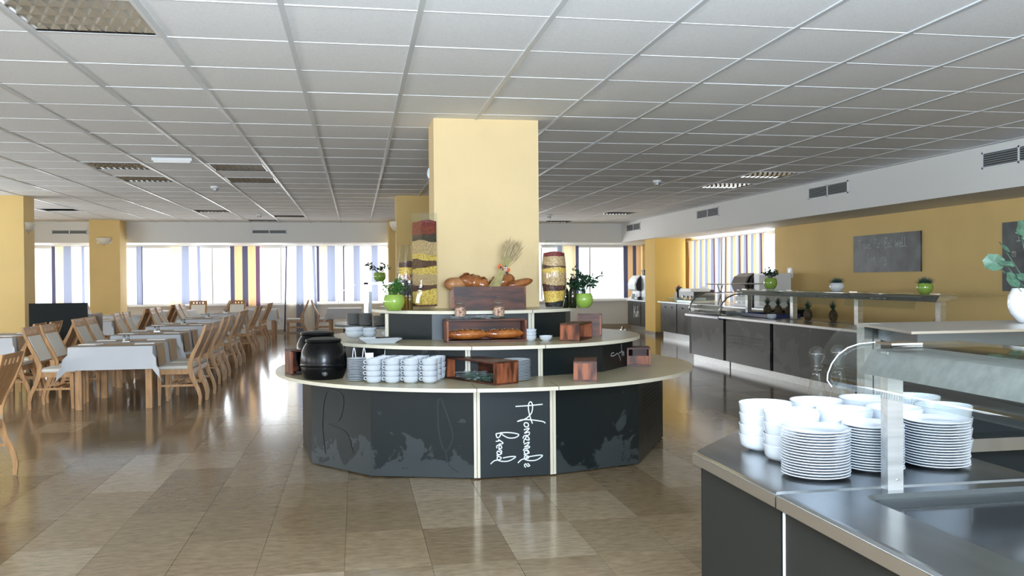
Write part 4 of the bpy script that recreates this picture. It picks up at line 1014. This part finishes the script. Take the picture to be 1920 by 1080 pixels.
# carafes
def carafe(lb, x, y, z):
    t = thing('glass_carafe', lb, 'carafe', (x, y, z), 0, 'clear glass carafes behind the guard')
    obj('body', MB().lathe([(.045,0), (.052,.01), (.050,.06), (.034,.15), (.022,.21), (.020,.24), (.026,.252)], 20, cap0=True), glass, t, smooth=True)
    obj('stopper', MB().lathe([(.016,.245), (.018,.262), (.030,.285), (.033,.30), (.028,.318), (.012,.33)], 16, cap0=True, cap1=True), glass, t, smooth=True)
carafe('clear stoppered carafe seen through the curved glass, outer one', 1.93, 3.45, ZC); carafe('clear stoppered carafe beside the steel twin post', 2.06, 3.50, ZC)
# potted geranium on the second guard
t = thing('potted_plant', 'white globe pot with round scalloped leaves at the picture edge', 'potted plant', (2.97, 3.44, 1.284)); pot(t, .105, .155, white_gl)
random.seed(31); sm = MB()
src = None
lp = [(-.155,-.02,.26), (-.10,-.06,.20), (-.05,-.08,.27), (-.13,.02,.33), (-.06,.0,.38), (.0,-.07,.34), (-.09,-.08,.36), (.05,-.05,.28), (-.02,.05,.42), (-.15,-.05,.19), (.08,.02,.36), (-.07,-.1,.13), (.1,-.08,.2), (-.16,.05,.27), (.02,-.1,.18)]
for k, p in enumerate(lp):
    p = Vector(p); sm.tube([(0,0,.12), (p.x*.5, p.y*.5, p.z*.7), tuple(p)], .0022, 4, False)
    lm = MB(); R = random.uniform(.032, .042); vs = [(0,0,0)]+[((R*(1+.08*cos(7*a_)))*cos(a_), (R*(1+.08*cos(7*a_)))*sin(a_), .006+.004*cos(3*a_)) for a_ in [2*PI*i/21 for i in range(21)]]
    lm.add(vs, [(0, i+1, (i+1) % 21+1) for i in range(21)]); o = obj('leaf', lm, leaf_g, t); o.location = p; o.rotation_euler = (random.uniform(.4,1.4), random.uniform(-.6,.6), random.uniform(-.8,.8))
obj('stems', sm, leaf_h, t)
sc = MB(); sc.tube([(-.085,-.062,.10), (-.06,-.084,.085), (-.03,-.098,.065), (0,-.104,.06)], .0015, 4); obj('painted_twig', sc, vent_dark, t)

# ------------------------------------------------------------------ main serving line (far right)
X0 = 5.95; ZS = .86
ml = thing('serving_counter', 'long dark-fronted steel serving counter below the chalkboard', 'counter', (6.4, 11.0, 0)); MO = Vector((-6.4,-11,0))
obj('worktop', MB().box(5.84, 6.9, 6.5, 13.53, ZS-.035, ZS), steel_top, ml, MO); obj('worktop_edge', MB().box(5.836, 5.84, 6.5, 13.53, ZS-.032, ZS-.003), steel, ml, MO)
obj('tray_rail_top', MB().box(6.35, 6.8, 6.6, 13.4, ZS, ZS+.004), steel_dark, ml, MO)
secs = [(13.57, 15.1), (11.92, 13.47), (9.0, 11.82), (6.55, 8.92)]
for k, (a, b) in enumerate(secs):
    if k:
        q_ = obj('front_panel', MB().box(5.93, 5.96, a, b, .13, ZS-.035), cnt_mats[k % 3], ml, MO)
        if k == 1: pnl = q_
obj('carcass', MB().box(5.965, 6.85, 6.55, 13.5, .12, ZS-.035), black_mat, ml, MO); obj('plinth', MB().box(6.03, 6.8, 6.6, 13.5, 0, .12), steel, ml, MO)
pp = MB()
for r in range(4):
    y = 13.35
    while y > (12.15 if r < 3 else 13.1): L = random.uniform(.05, .12); pp.ribbon([(5.93, y, .56-r*.055), (5.93, y-L, .56-r*.055)], .018, .003, (-1,0,0)); y -= L+.03
obj('faint_printed_lines', pp, chalk_f, pnl, kind='stuff')
# end unit with the chilled display
eu = thing('chilled_display', 'chilled display unit with curved glass and a blue rim', 'display case', (6.4, 14.4, 0)); EO = Vector((-6.4,-14.4,0))
obj('front_panel', MB().box(5.93, 5.96, 13.57, 14.95, .13, .80), cnt_mats[0], eu, EO)
obj('end_panel', MB().prism([(5.93,14.95), (6.03,15.2), (6.85,15.2), (6.85,15.17), (6.05,15.17), (5.96,14.95)][::-1], .13, .80), cnt_mats[1], eu, EO)
obj('carcass', MB().box(5.965, 6.85, 13.55, 15.15, .12, .80), black_mat, eu, EO); obj('plinth', MB().box(6.03, 6.8, 13.55, 15.1, 0, .12), steel, eu, EO)
obj('blue_rim', MB().prism([(5.84,13.54), (6.9,13.54), (6.9,15.22), (6.02,15.22), (5.84,15.0)], .80, .86), blue_pl, eu, EO)
obj('rim_edge', MB().box(5.82, 5.84, 13.55, 15.0, .815, .845), steel, eu, EO)
cg = [(5.95,.87), (5.93,.95), (5.97,1.05), (6.06,1.15), (6.2,1.21), (6.75,1.22)]
obj('curved_glass', sheet(cg, 13.75, 15.05), glass2, eu, EO, smooth=.5)
for y in (13.72, 15.05): obj('end_frame', MB().tube([(x, y, z) for x, z in cg], .012, 6), chrome, eu, EO, smooth=True)
obj('display_tray', MB().box(6.1, 6.8, 13.85, 15.0, .86, .93), steel, eu, EO); obj('inner_shelf', MB().box(6.3, 6.8, 13.85, 15.0, 1.05, 1.06), glass2, eu, EO)
mo = obj('mirror_flap', MB().obox((6.04,14.45,.94), .012, 1.1, .14, Matrix.Rotation(.35, 3, 'Y')), chrome, eu, EO)
t = tag(obj('blue_crate', MB().box(6.2,6.6,12.75,13.75,ZS+.005,ZS+.06)), 'x', 'crate') if False else None
bc = thing('blue_tray', 'shallow blue tray on the counter next to the chilled display', 'tray', (6.45, 13.0, ZS+.006))
obj('tray_wall', MB().box(-.25,-.24,-.55,.5,0,.05).box(.24,.25,-.55,.5,0,.05).box(-.25,.25,-.55,-.54,0,.05).box(-.25,.25,.49,.5,0,.05), blue_pl, bc); obj('tray_floor', MB().box(-.24,.24,-.54,.49,0,.012), blue_pl, bc)
# guard over the serving line
gd = thing('sneeze_guard', 'long steel and glass sneeze guard along the far serving counter', 'sneeze guard', (6.45, 10.5, ZS)); DO = Vector((-6.45,-10.5,-ZS))
for y in (13.7, 12.17, 10.45, 8.82): obj('post', MB().box(6.40, 6.47, y-.045, y+.045, ZS+.0, 1.245), steel, gd, DO)
obj('shelf_top', MB().box(6.30, 6.75, 8.2, 13.85, 1.272, 1.284), glass2, gd, DO)
obj('lamp_housing', MB().rings([[(x, y, z) for x, z in ((6.33,1.20), (6.37,1.27), (6.6,1.27), (6.6,1.23))] for y in (8.75, 13.75)]), steel, gd, DO)
ga = [(6.16,1.12), (6.17,1.18), (6.21,1.235), (6.28,1.27), (6.36,1.284)]
for a, b in ((8.9,10.35), (10.55,12.1), (12.25,13.6)): obj('curved_glass', sheet(ga, a, b), glass2, gd, DO, smooth=.5)
for y in (13.7, 12.17, 10.45, 8.82): obj('glass_clamp', MB().box(6.36, 6.52, y-.09, y+.09, 1.285, 1.295), chrome, gd, DO)
def pot_plant(lb, x, y, z, r, h, pm, kind, seed, hh):
    t = thing('potted_plant', lb, 'potted plant', (x, y, z)); pot(t, r, h, pm)
    if kind == 'leaf': leafy(t, h*.85, 150, hh*.75, hh, .045, leaf_d, seed, 14, .1)
    else:
        random.seed(seed); g = MB()
        for k in range(420):
            a = random.uniform(0, 2*PI); e = random.uniform(.05, 1.25); L = hh*random.uniform(.6, 1); d = Vector((cos(a)*sin(e), sin(a)*sin(e), cos(e)*.75)); p0 = Vector((cos(a)*r*.5*random.random(), sin(a)*r*.5*random.random(), h*.85)); s_ = d.cross(Vector((0,0,1))).normalized()*.004
            g.add([p0-s_, p0+s_, p0+d*L], [(0,1,2)])
        o = obj('foliage', g, leaf_b, t); o['kind'] = 'stuff'
pot_plant('lime pot with a leafy herb on the far end of the long guard', 6.55, 13.14, 1.298, .105, .18, lime, 'leaf', 41, .22)
pot_plant('small white pot with tufted grey-green herb on the long guard', 6.6, 11.25, 1.284, .10, .12, white_gl, 'grass', 42, .15)
pot_plant('light green pot with a bushy grey-green herb under the chalkboard', 6.58, 9.30, 1.284, .092, .125, lime, 'grass', 43, .15)
def pineapple(lb, x, y, z):
    t = thing('pineapple', lb, 'pineapple', (x, y, z), random.uniform(0, 3), 'pineapples along the serving line'); mb = MB(); n = 12; R = []
    for k in range(11):
        u = k/10; rr = .062*math.sin(PI*(.12+.78*u))**.7; R.append([((rr+.004*((i+k) % 2))*cos(2*PI*(i+.5*(k % 2))/n), (rr+.004*((i+k) % 2))*sin(2*PI*(i+.5*(k % 2))/n), .16*u) for i in range(n)])
    obj('fruit', mb.rings(R), pine_b, t)
    cr = MB()
    for k in range(22):
        a = k*2.4; e = .1+.5*(k/22); L = .15-.0025*k; d = Vector((cos(a)*sin(e), sin(a)*sin(e), cos(e))); s_ = Vector((-sin(a), cos(a), 0))*.010; p = Vector((0,0,.155))+Vector((d.x,d.y,0))*.02
        cr.add([p-s_, p+s_, p+d*L*.6+s_*.7, p+d*L+Vector((d.x,d.y,0))*.02, p+d*L*.6-s_*.7], [(0,1,2,3,4)])
    obj('crown', cr, leaf_d, t)
for x, y, z, lb in [(6.42,11.72,ZS+.004,'pineapple standing by the second guard post'), (6.6,11.35,ZS+.004,'pineapple one further along towards the near counter'), (6.6,13.35,ZS+.02,'pineapple nearest the chilled display'), (6.62,13.02,ZS+.02,'middle pineapple of the three in the blue tray'), (6.64,12.7,ZS+.02,'third pineapple, at the near end of the blue tray')]: pineapple(lb, x, y, z)
t = thing('potted_plant', 'dark spiky leaf tuft behind the flat guard', 'plant', (6.75, 9.3, ZS+.004)); g = MB(); random.seed(5)
for k in range(26):
    a = random.uniform(0, 2*PI); e = random.uniform(.1, 1.2); d = Vector((cos(a)*sin(e), sin(a)*sin(e), cos(e))); L = random.uniform(.08,.14); s_ = d.cross(Vector((0,0,1))).normalized()*.006; g.add([-s_+Vector((0,0,.07)), s_+Vector((0,0,.07)), d*L+Vector((0,0,.07))], [(0,1,2)])
obj('crown', g, leaf_d, t); obj('fruit', MB().lathe([(.03,0), (.055,.03), (.05,.07), (.03,.09)], 12, cap0=True, cap1=True), pine_b, t)
bowls(6.15, 12.3, ZS, .07, .045, 3, .015, 'in the little glass-and-china pile by the second post', 'dishes by the second guard post')

# back counter under the curtained window with drinks machines
bkc = thing('drinks_counter', 'steel-topped drinks counter along the curtained window', 'counter', (8.0, 18.4, 0)); BO = Vector((-8.0,-18.4,0))
obj('worktop', MB().box(7.5, 8.42, 15.3, 21.2, .87, .90), steel_top, bkc, BO); obj('carcass', MB().box(7.58, 8.4, 15.35, 21.15, .15, .87), black_mat, bkc, BO); obj('plinth', MB().box(7.62, 8.35, 15.4, 21.1, 0, .15), steel, bkc, BO)
DP = {}
for k in range(5): DP[k] = obj('front_panel', MB().box(7.55, 7.575, 15.4+k*1.15, 16.5+k*1.15, .16, .86), cnt_mats[k % 3], bkc, BO)
for k in range(5):
    for s_ in (.3, .75): obj('door_knob', MB().tube([(7.55, 15.4+k*1.15+s_, .77), (7.53, 15.4+k*1.15+s_, .77)], .015, 8), chrome, DP[k])
cf = thing('coffee_counter', 'dark coffee counter beyond the deep yellow column', 'counter', (8.2, 24.0, 0)); FO = Vector((-8.2,-24,0))
obj('worktop', MB().box(7.86, 8.56, 22.55, 24.95, .83, .86), steel, cf, FO); obj('carcass', MB().box(7.93, 8.55, 22.6, 24.9, .12, .83), black_mat, cf, FO); obj('plinth', MB().box(7.98, 8.5, 22.6, 24.85, 0, .12), steel, cf, FO)
cp1 = obj('front_panel', MB().box(7.9, 7.925, 22.6, 23.7, .13, .82), cnt_mats[1], cf, FO); cp2 = obj('front_panel', MB().box(7.9, 7.925, 23.74, 24.9, .13, .82), cnt_mats[2], cf, FO)
for y in (22.9, 23.3, 24.1, 24.5): obj('door_knob', MB().tube([(7.9, y, .76), (7.88, y, .76)], .018, 8), chrome, cp1 if y < 23.7 else cp2)
obj('script_lettering', write('Kuh', (7.9, 24.35, .38), .32, (0,-1.3,0), nrm=(-1,0,0), wd=.022), chalk_w, cp2, kind='stuff')
# coffee machine
t = thing('coffee_machine', 'tall coffee machine with curved white front by the corner column', 'coffee machine', (8.2, 24.1, .86))
obj('body', MB().box(-.2, .28, -.9, -.05, 0, .70), grey_pl, t)
cp = [(-.30,.0), (-.30,.08), (-.22,.1), (-.22,.25), (-.34,.30), (-.36,.45), (-.30,.60), (-.20,.70), (-.2,.0)]
obj('curved_front', MB().rings([[(x, y, z) for x, z in cp] for y in (-.02, .62)]), white_pl, t); obj('side_band', MB().rings([[(x*.98, y, z) for x, z in cp] for y in (-.12, -.02)]), bplastic, t)
obj('bean_hopper', MB().lathe([(.12,.70), (.16,.85), (.15,.86)], 4, a0=PI/4, cap0=True, cap1=True), bplastic, t); obj('cup_tray', MB().box(-.36, -.2, .05, .5, 0, .02), steel, t); obj('jug', MB().lathe([(.05,.02), (.06,.08), (.05,.17)], 14, c=(-.30,.3,0), cap0=True, cap1=True), china, t, smooth=True)
# grinder / dispenser cluster and glasses on the drinks counter
t = thing('espresso_machine', 'low black and white espresso machine on the drinks counter', 'espresso machine', (7.95, 20.0, .90))
obj('body', MB().box(-.2, .3, -.6, .35, .12, .30), bplastic, t); obj('base', MB().box(-.25, .3, -.6, .35, 0, .05), steel, t); obj('cup_rail', MB().box(-.28, .2, -.62, .05, .26, .33), white_pl, t); obj('back_plate', MB().box(.1, .3, -.6, .35, .05, .12), steel_dark, t)
for k in range(3): obj('brew_head', MB().lathe([(.035,0), (.035,.06)], 10, c=(-.22,-.45+k*.25,.10), cap0=True, cap1=True), chrome, t)
t = thing('coffee_grinder', 'small black grinder beside the espresso machine', 'grinder', (7.9, 20.75, .90))
obj('body', MB().box(-.08, .08, -.09, .09, 0, .22), bplastic, t); obj('hopper', MB().lathe([(.05,.22), (.08,.30), (.08,.36)], 12, cap0=True, cap1=True), bplastic, t); obj('knob', MB().lathe([(.03,.36), (.03,.40)], 8, cap1=True), orange_p, t)
gl = obj('drinking_glass', MB().lathe([(.026,0), (.030,.005), (.034,.11)], 12, cap0=True), glass, None, smooth=.8); tag(gl, 'clear drinking glass in the rows beside the espresso machine', 'glass', 'drinking glasses on the drinks counter')
k = 0
for a in range(3):
    for b in range(10):
        o = gl if k == 0 else gl.copy()
        if k: COL.objects.link(o)
        o.location = (7.58+a*.08, 19.35+b*.16, .90); k += 1
        o['label'] = f'clear tumbler, {["outer","middle","inner"][a]} row on the drinks counter, {ORD[b] if b else "first"} from its near end'.replace('topmost', 'first')
t = thing('juice_dispenser', 'black drinks dispenser with sloping silver front before the curtains', 'dispenser', (8.0, 16.75, .90))
sp_ = [(-.25,0), (-.25,.22), (-.14,.25), (-.30,.45), (-.22,.62), (-.10,.68), (.30,.68), (.30,0)]
obj('body', MB().rings([[(x, y, z) for x, z in [(-.22,0), (-.22,.24), (-.12,.27), (-.24,.45), (-.18,.60), (-.08,.66), (.3,.66), (.3,0)]] for y in (-.35, .12)]), bplastic, t)
obj('front_shell', MB().rings([[(x, y, z) for x, z in [(-.24,.28), (-.31,.45), (-.24,.60), (-.1,.675), (-.08,.66), (-.2,.60), (-.27,.45), (-.2,.28)]] for y in (-.18, .45)]), mat('taupe_shell', (.25,.22,.20), .35), t)
obj('cup_bay', MB().box(-.26, -.1, -.15, .42, 0, .20), white_pl, t); obj('side_panel', MB().box(-.1, .3, .12, .45, 0, .66), grey_pl, t)
t = thing('white_cabinet', 'plain white appliance box beside the black dispenser', 'appliance', (8.05, 15.85, .90)); obj('body', MB().box(-.25, .25, -.05, .50, 0, .66), white_pl, t); obj('door_panel', MB().box(-.262, -.25, -.03, .25, .03, .63), white_paint, t)
for x, y, z, lb in ((7.8, 18.0, 1.34, 'raised oval steel tray stand beyond the dispenser'), (7.42, 15.8, 1.36, 'raised oval steel tray stand before the white appliance')):
    t = thing('tray_stand', lb, 'tray stand', (x, y, .90), 0, 'raised steel trays'); zz = z-.9
    obj('tray', MB().lathe([(.05,zz-.012), (.22,zz-.006), (.30,zz+.012), (.29,zz+.014), (.05,zz-.004)], 24, cap0=True, cap1=True, sy=1.5), steel, t, smooth=.6)
    for s_ in (-1, 1): obj('leg', MB().tube([(0, s_*.12, 0), (0, -s_*.03, zz*.5), (0, s_*.15, zz-.01)], .012, 6), chrome, t)
t = thing('menu_card', 'small framed card against the far curtain on the drinks counter', 'card', (8.2, 19.9, .90)); obj('frame', MB().box(0, .02, -.12, .12, 0, .38), white_pl, t); obj('print', MB().box(-.003, 0, -.09, .09, .1, .3), sconce_m, t)
t = thing('umbrella_base', 'small steel stand foot on the floor by the coffee counter', 'stand', (7.45, 24.0, 0)); obj('foot', MB().lathe([(.20,0), (.20,.02), (.05,.05), (.02,.12)], 20, cap0=True, cap1=True), chrome, t, smooth=.6)

# ------------------------------------------------------------------ plate counter behind the island (kettle side)
pc = thing('plate_counter', 'black counter with steel rim behind the kettle side of the island', 'counter', (.6, 12.4, 0)); PO = Vector((-.6,-12.4,0))
pl = [(-.30,12.55), (.30,11.75), (1.6,11.75), (1.6,13.4), (-.30,13.4)]
obj('worktop', MB().prism(pl, .84, .875), steel_dark, pc, PO); obj('rim', MB().prism(pl, .828, .842), cream_edge, pc, PO)
obj('carcass', MB().prism(offset(pl, .12), .1, .83), black_mat, pc, PO); obj('plinth', MB().prism(offset(pl, .18), 0, .1), steel, pc, PO)
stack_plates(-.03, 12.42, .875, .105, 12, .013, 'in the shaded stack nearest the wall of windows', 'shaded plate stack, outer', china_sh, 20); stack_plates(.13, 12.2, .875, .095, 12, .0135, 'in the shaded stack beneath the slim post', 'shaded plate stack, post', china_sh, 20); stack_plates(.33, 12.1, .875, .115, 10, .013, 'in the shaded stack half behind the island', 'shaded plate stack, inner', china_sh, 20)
t = thing('sneeze_guard', 'slim steel post with curved glass behind the plate stacks', 'sneeze guard', (.17, 12.55, .875))
obj('post', MB().box(-.06, 0, -.03, .03, 0, .82), steel, t); obj('post', MB().box(.01, .05, -.03, .03, 0, .46), steel_dark, t)
obj('curved_glass', sheet([(-.42,.30), (-.40,.42), (-.30,.52), (-.12,.58), (.3,.60)], -.02, 1.2), glass2, t, smooth=.5); obj('top_rail', MB().box(-.1, .5, -.03, .03, .56, .585), steel, t)
obj('glass_shelf', MB().box(-.05, .45, .05, .55, .588, .60), glass2, t)
t = thing('potted_plant', 'half-hidden lime pot with loose leaves behind the slim post', 'potted plant', (.34, 12.85, 1.475)); pot(t, .09, .13, lime); leafy(t, .1, 70, .24, .26, .05, leaf_d, 51, 12, .1)
t = thing('dark_tray_stack', 'dark stacked trays at the back of the plate counter', 'trays', (.55, 12.9, .875)); obj('tray', MB().box(-.2, .3, -.2, .2, 0, .12), black_mat, t); obj('tray', MB().box(-.2, .3, -.2, .2, .13, .24), china_sh, t)

# ------------------------------------------------------------------ dining furniture
def make_chair():
    t = thing('dining_chair', '', 'chair')
    pr = [(-.36,.97), (-.335,.88), (-.28,.75), (-.22,.63), (-.178,.52), (-.178,.42), (-.215,.30), (-.272,.18), (-.292,.09), (-.285,0)]
    wd = [.024,.032,.042,.050,.058,.058,.052,.044,.036,.030]
    for s_ in (-1, 1):
        mb = MB(); x0, x1 = s_*.205, s_*.228
        if x0 > x1: x0, x1 = x1, x0
        R = [[(x0, y-w_/2, z), (x1, y-w_/2, z), (x1, y+w_/2, z), (x0, y+w_/2, z)] for (y, z), w_ in zip(pr, wd)][::-1]
        obj('rear_leg', mb.rings(R), oak, t)
        fl_ = MB().rings([[(s_*.205-.014, .17, 0), (s_*.205+.014, .17, 0), (s_*.205+.014, .198, 0), (s_*.205-.014, .198, 0)], [(s_*.205-.02, .155, .42), (s_*.205+.02, .155, .42), (s_*.205+.02, .20, .42), (s_*.205-.02, .20, .42)]])
        obj('front_leg', fl_, oak, t)
        obj('stretcher', MB().box(s_*.21-.008, s_*.21+.008, -.26, .18, .225, .25), oak, t)
        obj('seat_rail', MB().box(s_*.21-.01, s_*.21+.01, -.2, .17, .375, .435), oak, t)
    for ya in (.165, -.205): obj('seat_rail', MB().box(-.2, .2, ya, ya+.02, .375, .435), oak, t)
    for ya in (-.03, .05): obj('cross_stretcher', MB().box(-.2, .2, ya, ya+.016, .24, .262), oak, t)
    s2 = [(-.225,-.20), (.225,-.20), (.225,.215), (-.225,.215)]
    mb = MB(); rounded_slab(mb, s2, .435, .478, .02); obj('seat', mb, cushion, t, smooth=.6)
    # back panel of curved veneer with a row of four slots under its top edge
    def yc(z):
        for (a, b), (c, d) in zip(pr, pr[1:]):
            if d <= z <= b: return a+(c-a)*(b-z)/(b-d)
        return pr[0][0]
    bp = MB(); th = .007
    def slab(xa, xb, za, zb, n=1):
        zs = [za+(zb-za)*k/n for k in range(n+1)]
        R = [[(xa, yc(z)-th, z), (xb, yc(z)-th, z), (xb, yc(z)+th, z), (xa, yc(z)+th, z)] for z in zs]; bp.rings(R)
    slab(-.203, .203, .55, .885, 6); slab(-.203, .203, .93, .968, 1)
    sl = [-.203,-.135,-.105,-.055,-.025,.025,.055,.105,.135,.203]
    for k in range(0, 10, 2): slab(sl[k], sl[k+1], .885, .93)
    obj('backrest', bp, veneer, t)
    cp = MB(); R = []
    for z in [.57,.62,.68,.74,.80,.86]: R.append([(-.185, yc(z)+th, z), (.185, yc(z)+th, z), (.18, yc(z)+th+.014, z), (-.18, yc(z)+th+.014, z)])
    obj('back_pad', cp.rings(R), cushion, t)
    return t
chair = make_chair(); used = [True]
KIDS[chair.name] = list(chair.children)
def put_chair(x, y, face, lb, jit=.04):
    rz = {'-x': PI/2, '+x': -PI/2, '-y': PI, '+y': 0}[face]+random.uniform(-jit, jit)
    place(chair, used[0], (x, y, 0), rz, lb, 'light wood dining chairs with slotted backs'); used[0] = False
def make_table(W, L):
    t = thing('dining_table', '', 'table')
    obj('tabletop', MB().box(-W/2, W/2, 0, L, .715, .74), oak, t)
    for sx in (-1, 1):
        for yy in (.12, L-.19): x = sx*(W/2-.075); obj('leg', MB().box(x-.035, x+.035, yy, yy+.07, 0, .66), oak, t)
    a = W/2-.09; obj('apron', MB().box(-a, a, .14, .16, .64, .715).box(-a, a, L-.16, L-.14, .64, .715).box(-a, -a+.02, .16, L-.16, .64, .715).box(a-.02, a, .16, L-.16, .64, .715), oak, t)
    return t
def cloth_mb(W, L, drop=.27, z=.744, seed=0):
    random.seed(seed); mb = MB(); N = []
    us = [-W/2-drop, -W/2-drop*.66, -W/2-drop*.33, -W/2, -W/6, W/6, W/2, W/2+drop*.33, W/2+drop*.66, W/2+drop]
    vs_ = [-drop, -drop*.66, -drop*.33, 0, L*.33, L*.66, L, L+drop*.33, L+drop*.66, L+drop]
    nv = len(vs_)
    for u in us:
        for v_ in vs_:
            du = max(0, abs(u)-W/2); dv = max(0, -v_, v_-L); sx = 1 if u > 0 else -1; sy = -1 if v_ < 0 else 1
            x = max(-W/2, min(W/2, u)); y = max(0, min(L, v_)); m_ = min(du, dv); M2 = max(du, dv)
            fl_ = .10
            x += sx*(du*fl_+m_*.40); y += sy*(dv*fl_+m_*.40); zz = z-M2*.985-m_*.55
            if M2 > .05 and m_ == 0: x += (sx*.006*sin(v_*11+seed) if du else 0); y += (sy*.006*sin(u*11+seed) if dv else 0)
            N.append((x, y, zz))
    mb.add(N, [(i*nv+j, (i+1)*nv+j, (i+1)*nv+j+1, i*nv+j+1) for i in range(len(us)-1) for j in range(nv-1)])
    return mb
tb_src = {}; cl_src = {}; cru = [None]; nap = [None]; run_src = {}
def cruet(x, y, z, lb):
    if cru[0] is None:
        t = thing('cruet_set', lb, 'cruet set', (x, y, z), 0, 'salt and pepper sets on the dining tables')
        obj('holder', MB().box(-.045, .045, -.02, .02, 0, .012).tube([(0,0,.01), (0,0,.085)], .003, 6), steel, t)
        for s_ in (-1, 1): obj('shaker', MB().lathe([(.017,.012), (.018,.05), (.013,.062)], 12, c=(s_*.024,0,0), cap0=True), glass, t, smooth=True); obj('shaker_cap', MB().lathe([(.015,.06), (.014,.078), (.006,.084)], 12, c=(s_*.024,0,0), cap1=True), steel_dark, t, smooth=True); obj('shaker_filling', MB().lathe([(.014,.014), (.015,.045)], 10, c=(s_*.024,0,0), cap0=True, cap1=True), [paper, soil][s_ > 0], t)
        cru[0] = t; KIDS[t.name] = list(t.children); return
    place(cru[0], False, (x, y, z), random.uniform(-.3, .3), lb, 'salt and pepper sets on the dining tables')
def table(xc, y0, W, L, who, runners=2, chairsR=2, chairsL=2, setting=True, labs=None, cdx=.66):
    key = (W, L)
    if key not in tb_src:
        t = make_table(W, L); tb_src[key] = t; KIDS[t.name] = list(t.children); firstt = True
    else: t = tb_src[key]; firstt = False
    place(t, firstt, (xc, y0, 0), 0, f'oak dining table under a white cloth, {who}', 'dining tables with white cloths')
    c = obj('tablecloth', cloth_mb(W, L, seed=int(abs(y0*7+xc*3))), linen, None, (xc, y0, 0), smooth=.9); tag(c, f'white tablecloth draped over the {who}'.replace('over the the', 'over the'), 'tablecloth', 'white tablecloths')
    for k in range(runners):
        yy = L*(k+.5)/runners; hw_ = min(.21, L/runners*.46); z = .748; dr = .26
        pts = [(-W/2-.04, z-dr), (-W/2-.022, z-.08), (-W/2-.008, z), (W/2+.008, z), (W/2+.022, z-.08), (W/2+.04, z-dr)]
        pts = [(x, z_) for x, z_ in pts]
        mb = MB(); R = [[(x, yy-hw_, z_) for x, z_ in pts], [(x, yy+hw_, z_) for x, z_ in pts]]
        n_ = len(pts); mb.add(R[0]+R[1], [(i, i+1, n_+i+1, n_+i) for i in range(n_-1)])
        o = obj('table_runner', mb, kraft, None, (xc, y0, 0)); tag(o, f'{["nearer","farther","third"][k] if runners > 1 else "single"} tan cross runner on the {who}', 'table runner', 'tan runners across the tables')
        if setting:
            for s_, nm in ((-1, 'wall-side'), (1, 'aisle-side')):
                if nap[0] is None:
                    q = obj('folded_napkin', MB().prism([(-.12,-.07), (.10,-.09), (.12,.06), (-.10,.08)], 0, .010), paper, None); nap[0] = q; o = q
                else: o = nap[0].copy(); COL.objects.link(o)
                o.location = (xc+s_*(W/2-.16), y0+yy, .7495); o.rotation_euler = (0, 0, random.uniform(-.25, .25)); tag(o, f'folded napkin, {nm} {["nearer","farther","third"][k]} place, {who}', 'napkin', 'folded napkins on the dining tables')
                if y0 < 16:
                    for dk, kn in ((-.15, 'knife'),):
                        o = obj(kn, MB().box(-.10, .10, -.007, .007, 0, .003), chrome, None, (xc+s_*(W/2-.17), y0+yy+.13, .7495), random.uniform(-.1,.1)); tag(o, f'table knife, {nm} {["nearer","farther","third"][k]} place, {who}', 'knife', 'cutlery on the dining tables')
    if setting: cruet(xc+.0, y0+L*.52, .7495, f'salt and pepper set in the middle of the {who}')
    for k in range(chairsR): put_chair(xc+cdx, y0+.50+k*.60, '-x', f'slot-backed oak chair at the {["nearer","farther"][k]} aisle-side place, {who}')
    for k in range(chairsL): put_chair(xc-cdx-.02, y0+.50+k*.60, '+x', f'slot-backed oak chair at the {["nearer","farther"][k]} wall-side place, {who}')
OR5 = ['front table of the aisle row', 'second table of the aisle row', 'third table of the aisle row', 'fourth table of the aisle row', 'fifth table of the aisle row']
for k, (xc, y0) in enumerate([(-2.82,10.87), (-2.92,13.05), (-2.98,15.4), (-3.0,18.1), (-3.02,20.7)]): table(xc, y0, .93, 1.38, OR5[k])
table(-5.08, 12.95, .93, 1.38, 'table beside the yellow column', chairsR=0, chairsL=0)
put_chair(-4.40, 12.28, '-x', 'oak chair with its brown back turned to the front table, nearer of two'); put_chair(-4.38, 12.86, '-x', 'oak chair with its brown back turned to the front table, farther of two')
put_chair(-4.36, 13.75, '-x', 'oak chair before the black screen, nearer of the pair'); put_chair(-4.36, 14.33, '-x', 'oak chair before the black screen, farther of the pair')
put_chair(-5.76, 13.3, '+x', 'oak chair on the far side of the column table')
table(-5.08, 17.9, .93, 1.38, 'table just beyond the black screen'); table(-5.1, 20.5, .93, 1.38, 'last table beyond the black screen')
table(-2.45, 23.3, .8, 1.1, 'small table under the dark apricot curtain', chairsR=0, chairsL=0, runners=1)
table(-.30, 23.5, .9, 1.1, 'small table beneath the pale curtains', chairsR=0, chairsL=0, runners=0, setting=False)
put_chair(-1.62, 24.2, '-x', 'profile chair by the floor-length curtain, facing the aisle row'); put_chair(-.82, 24.2, '+x', 'profile chair beneath the pale curtains, back to the aisle')
put_chair(-3.55, 23.4, '-x', 'oak chair in front of the dense apricot curtain, outer'); put_chair(-3.2, 24.6, '-y', 'oak chair in front of the dense apricot curtain, against the window'); put_chair(-4.2, 24.6, '-y', 'oak chair against the window below the middle curtain')
table(-4.6, 23.2, .9, 1.1, 'window table beside the sconce column', chairsR=0, chairsL=0, runners=0, setting=False)
put_chair(-2.92, 7.2, '-x', 'large nearest oak chair cut off by the picture edge', .01)
# black screen
t = thing('black_screen', 'black partition screen beside the yellow column', 'screen', (-4.6, 15.1, 0))
obj('panel', MB().box(-.53, .34, 0, .04, .06, 1.165), black_mat, t); obj('return_panel', MB().box(.34, .37, .02, .75, .06, .98), steel_dark, t)
for x in (-.48, .29): obj('foot', MB().box(x-.02, x+.02, -.12, .18, 0, .06), bplastic, t)
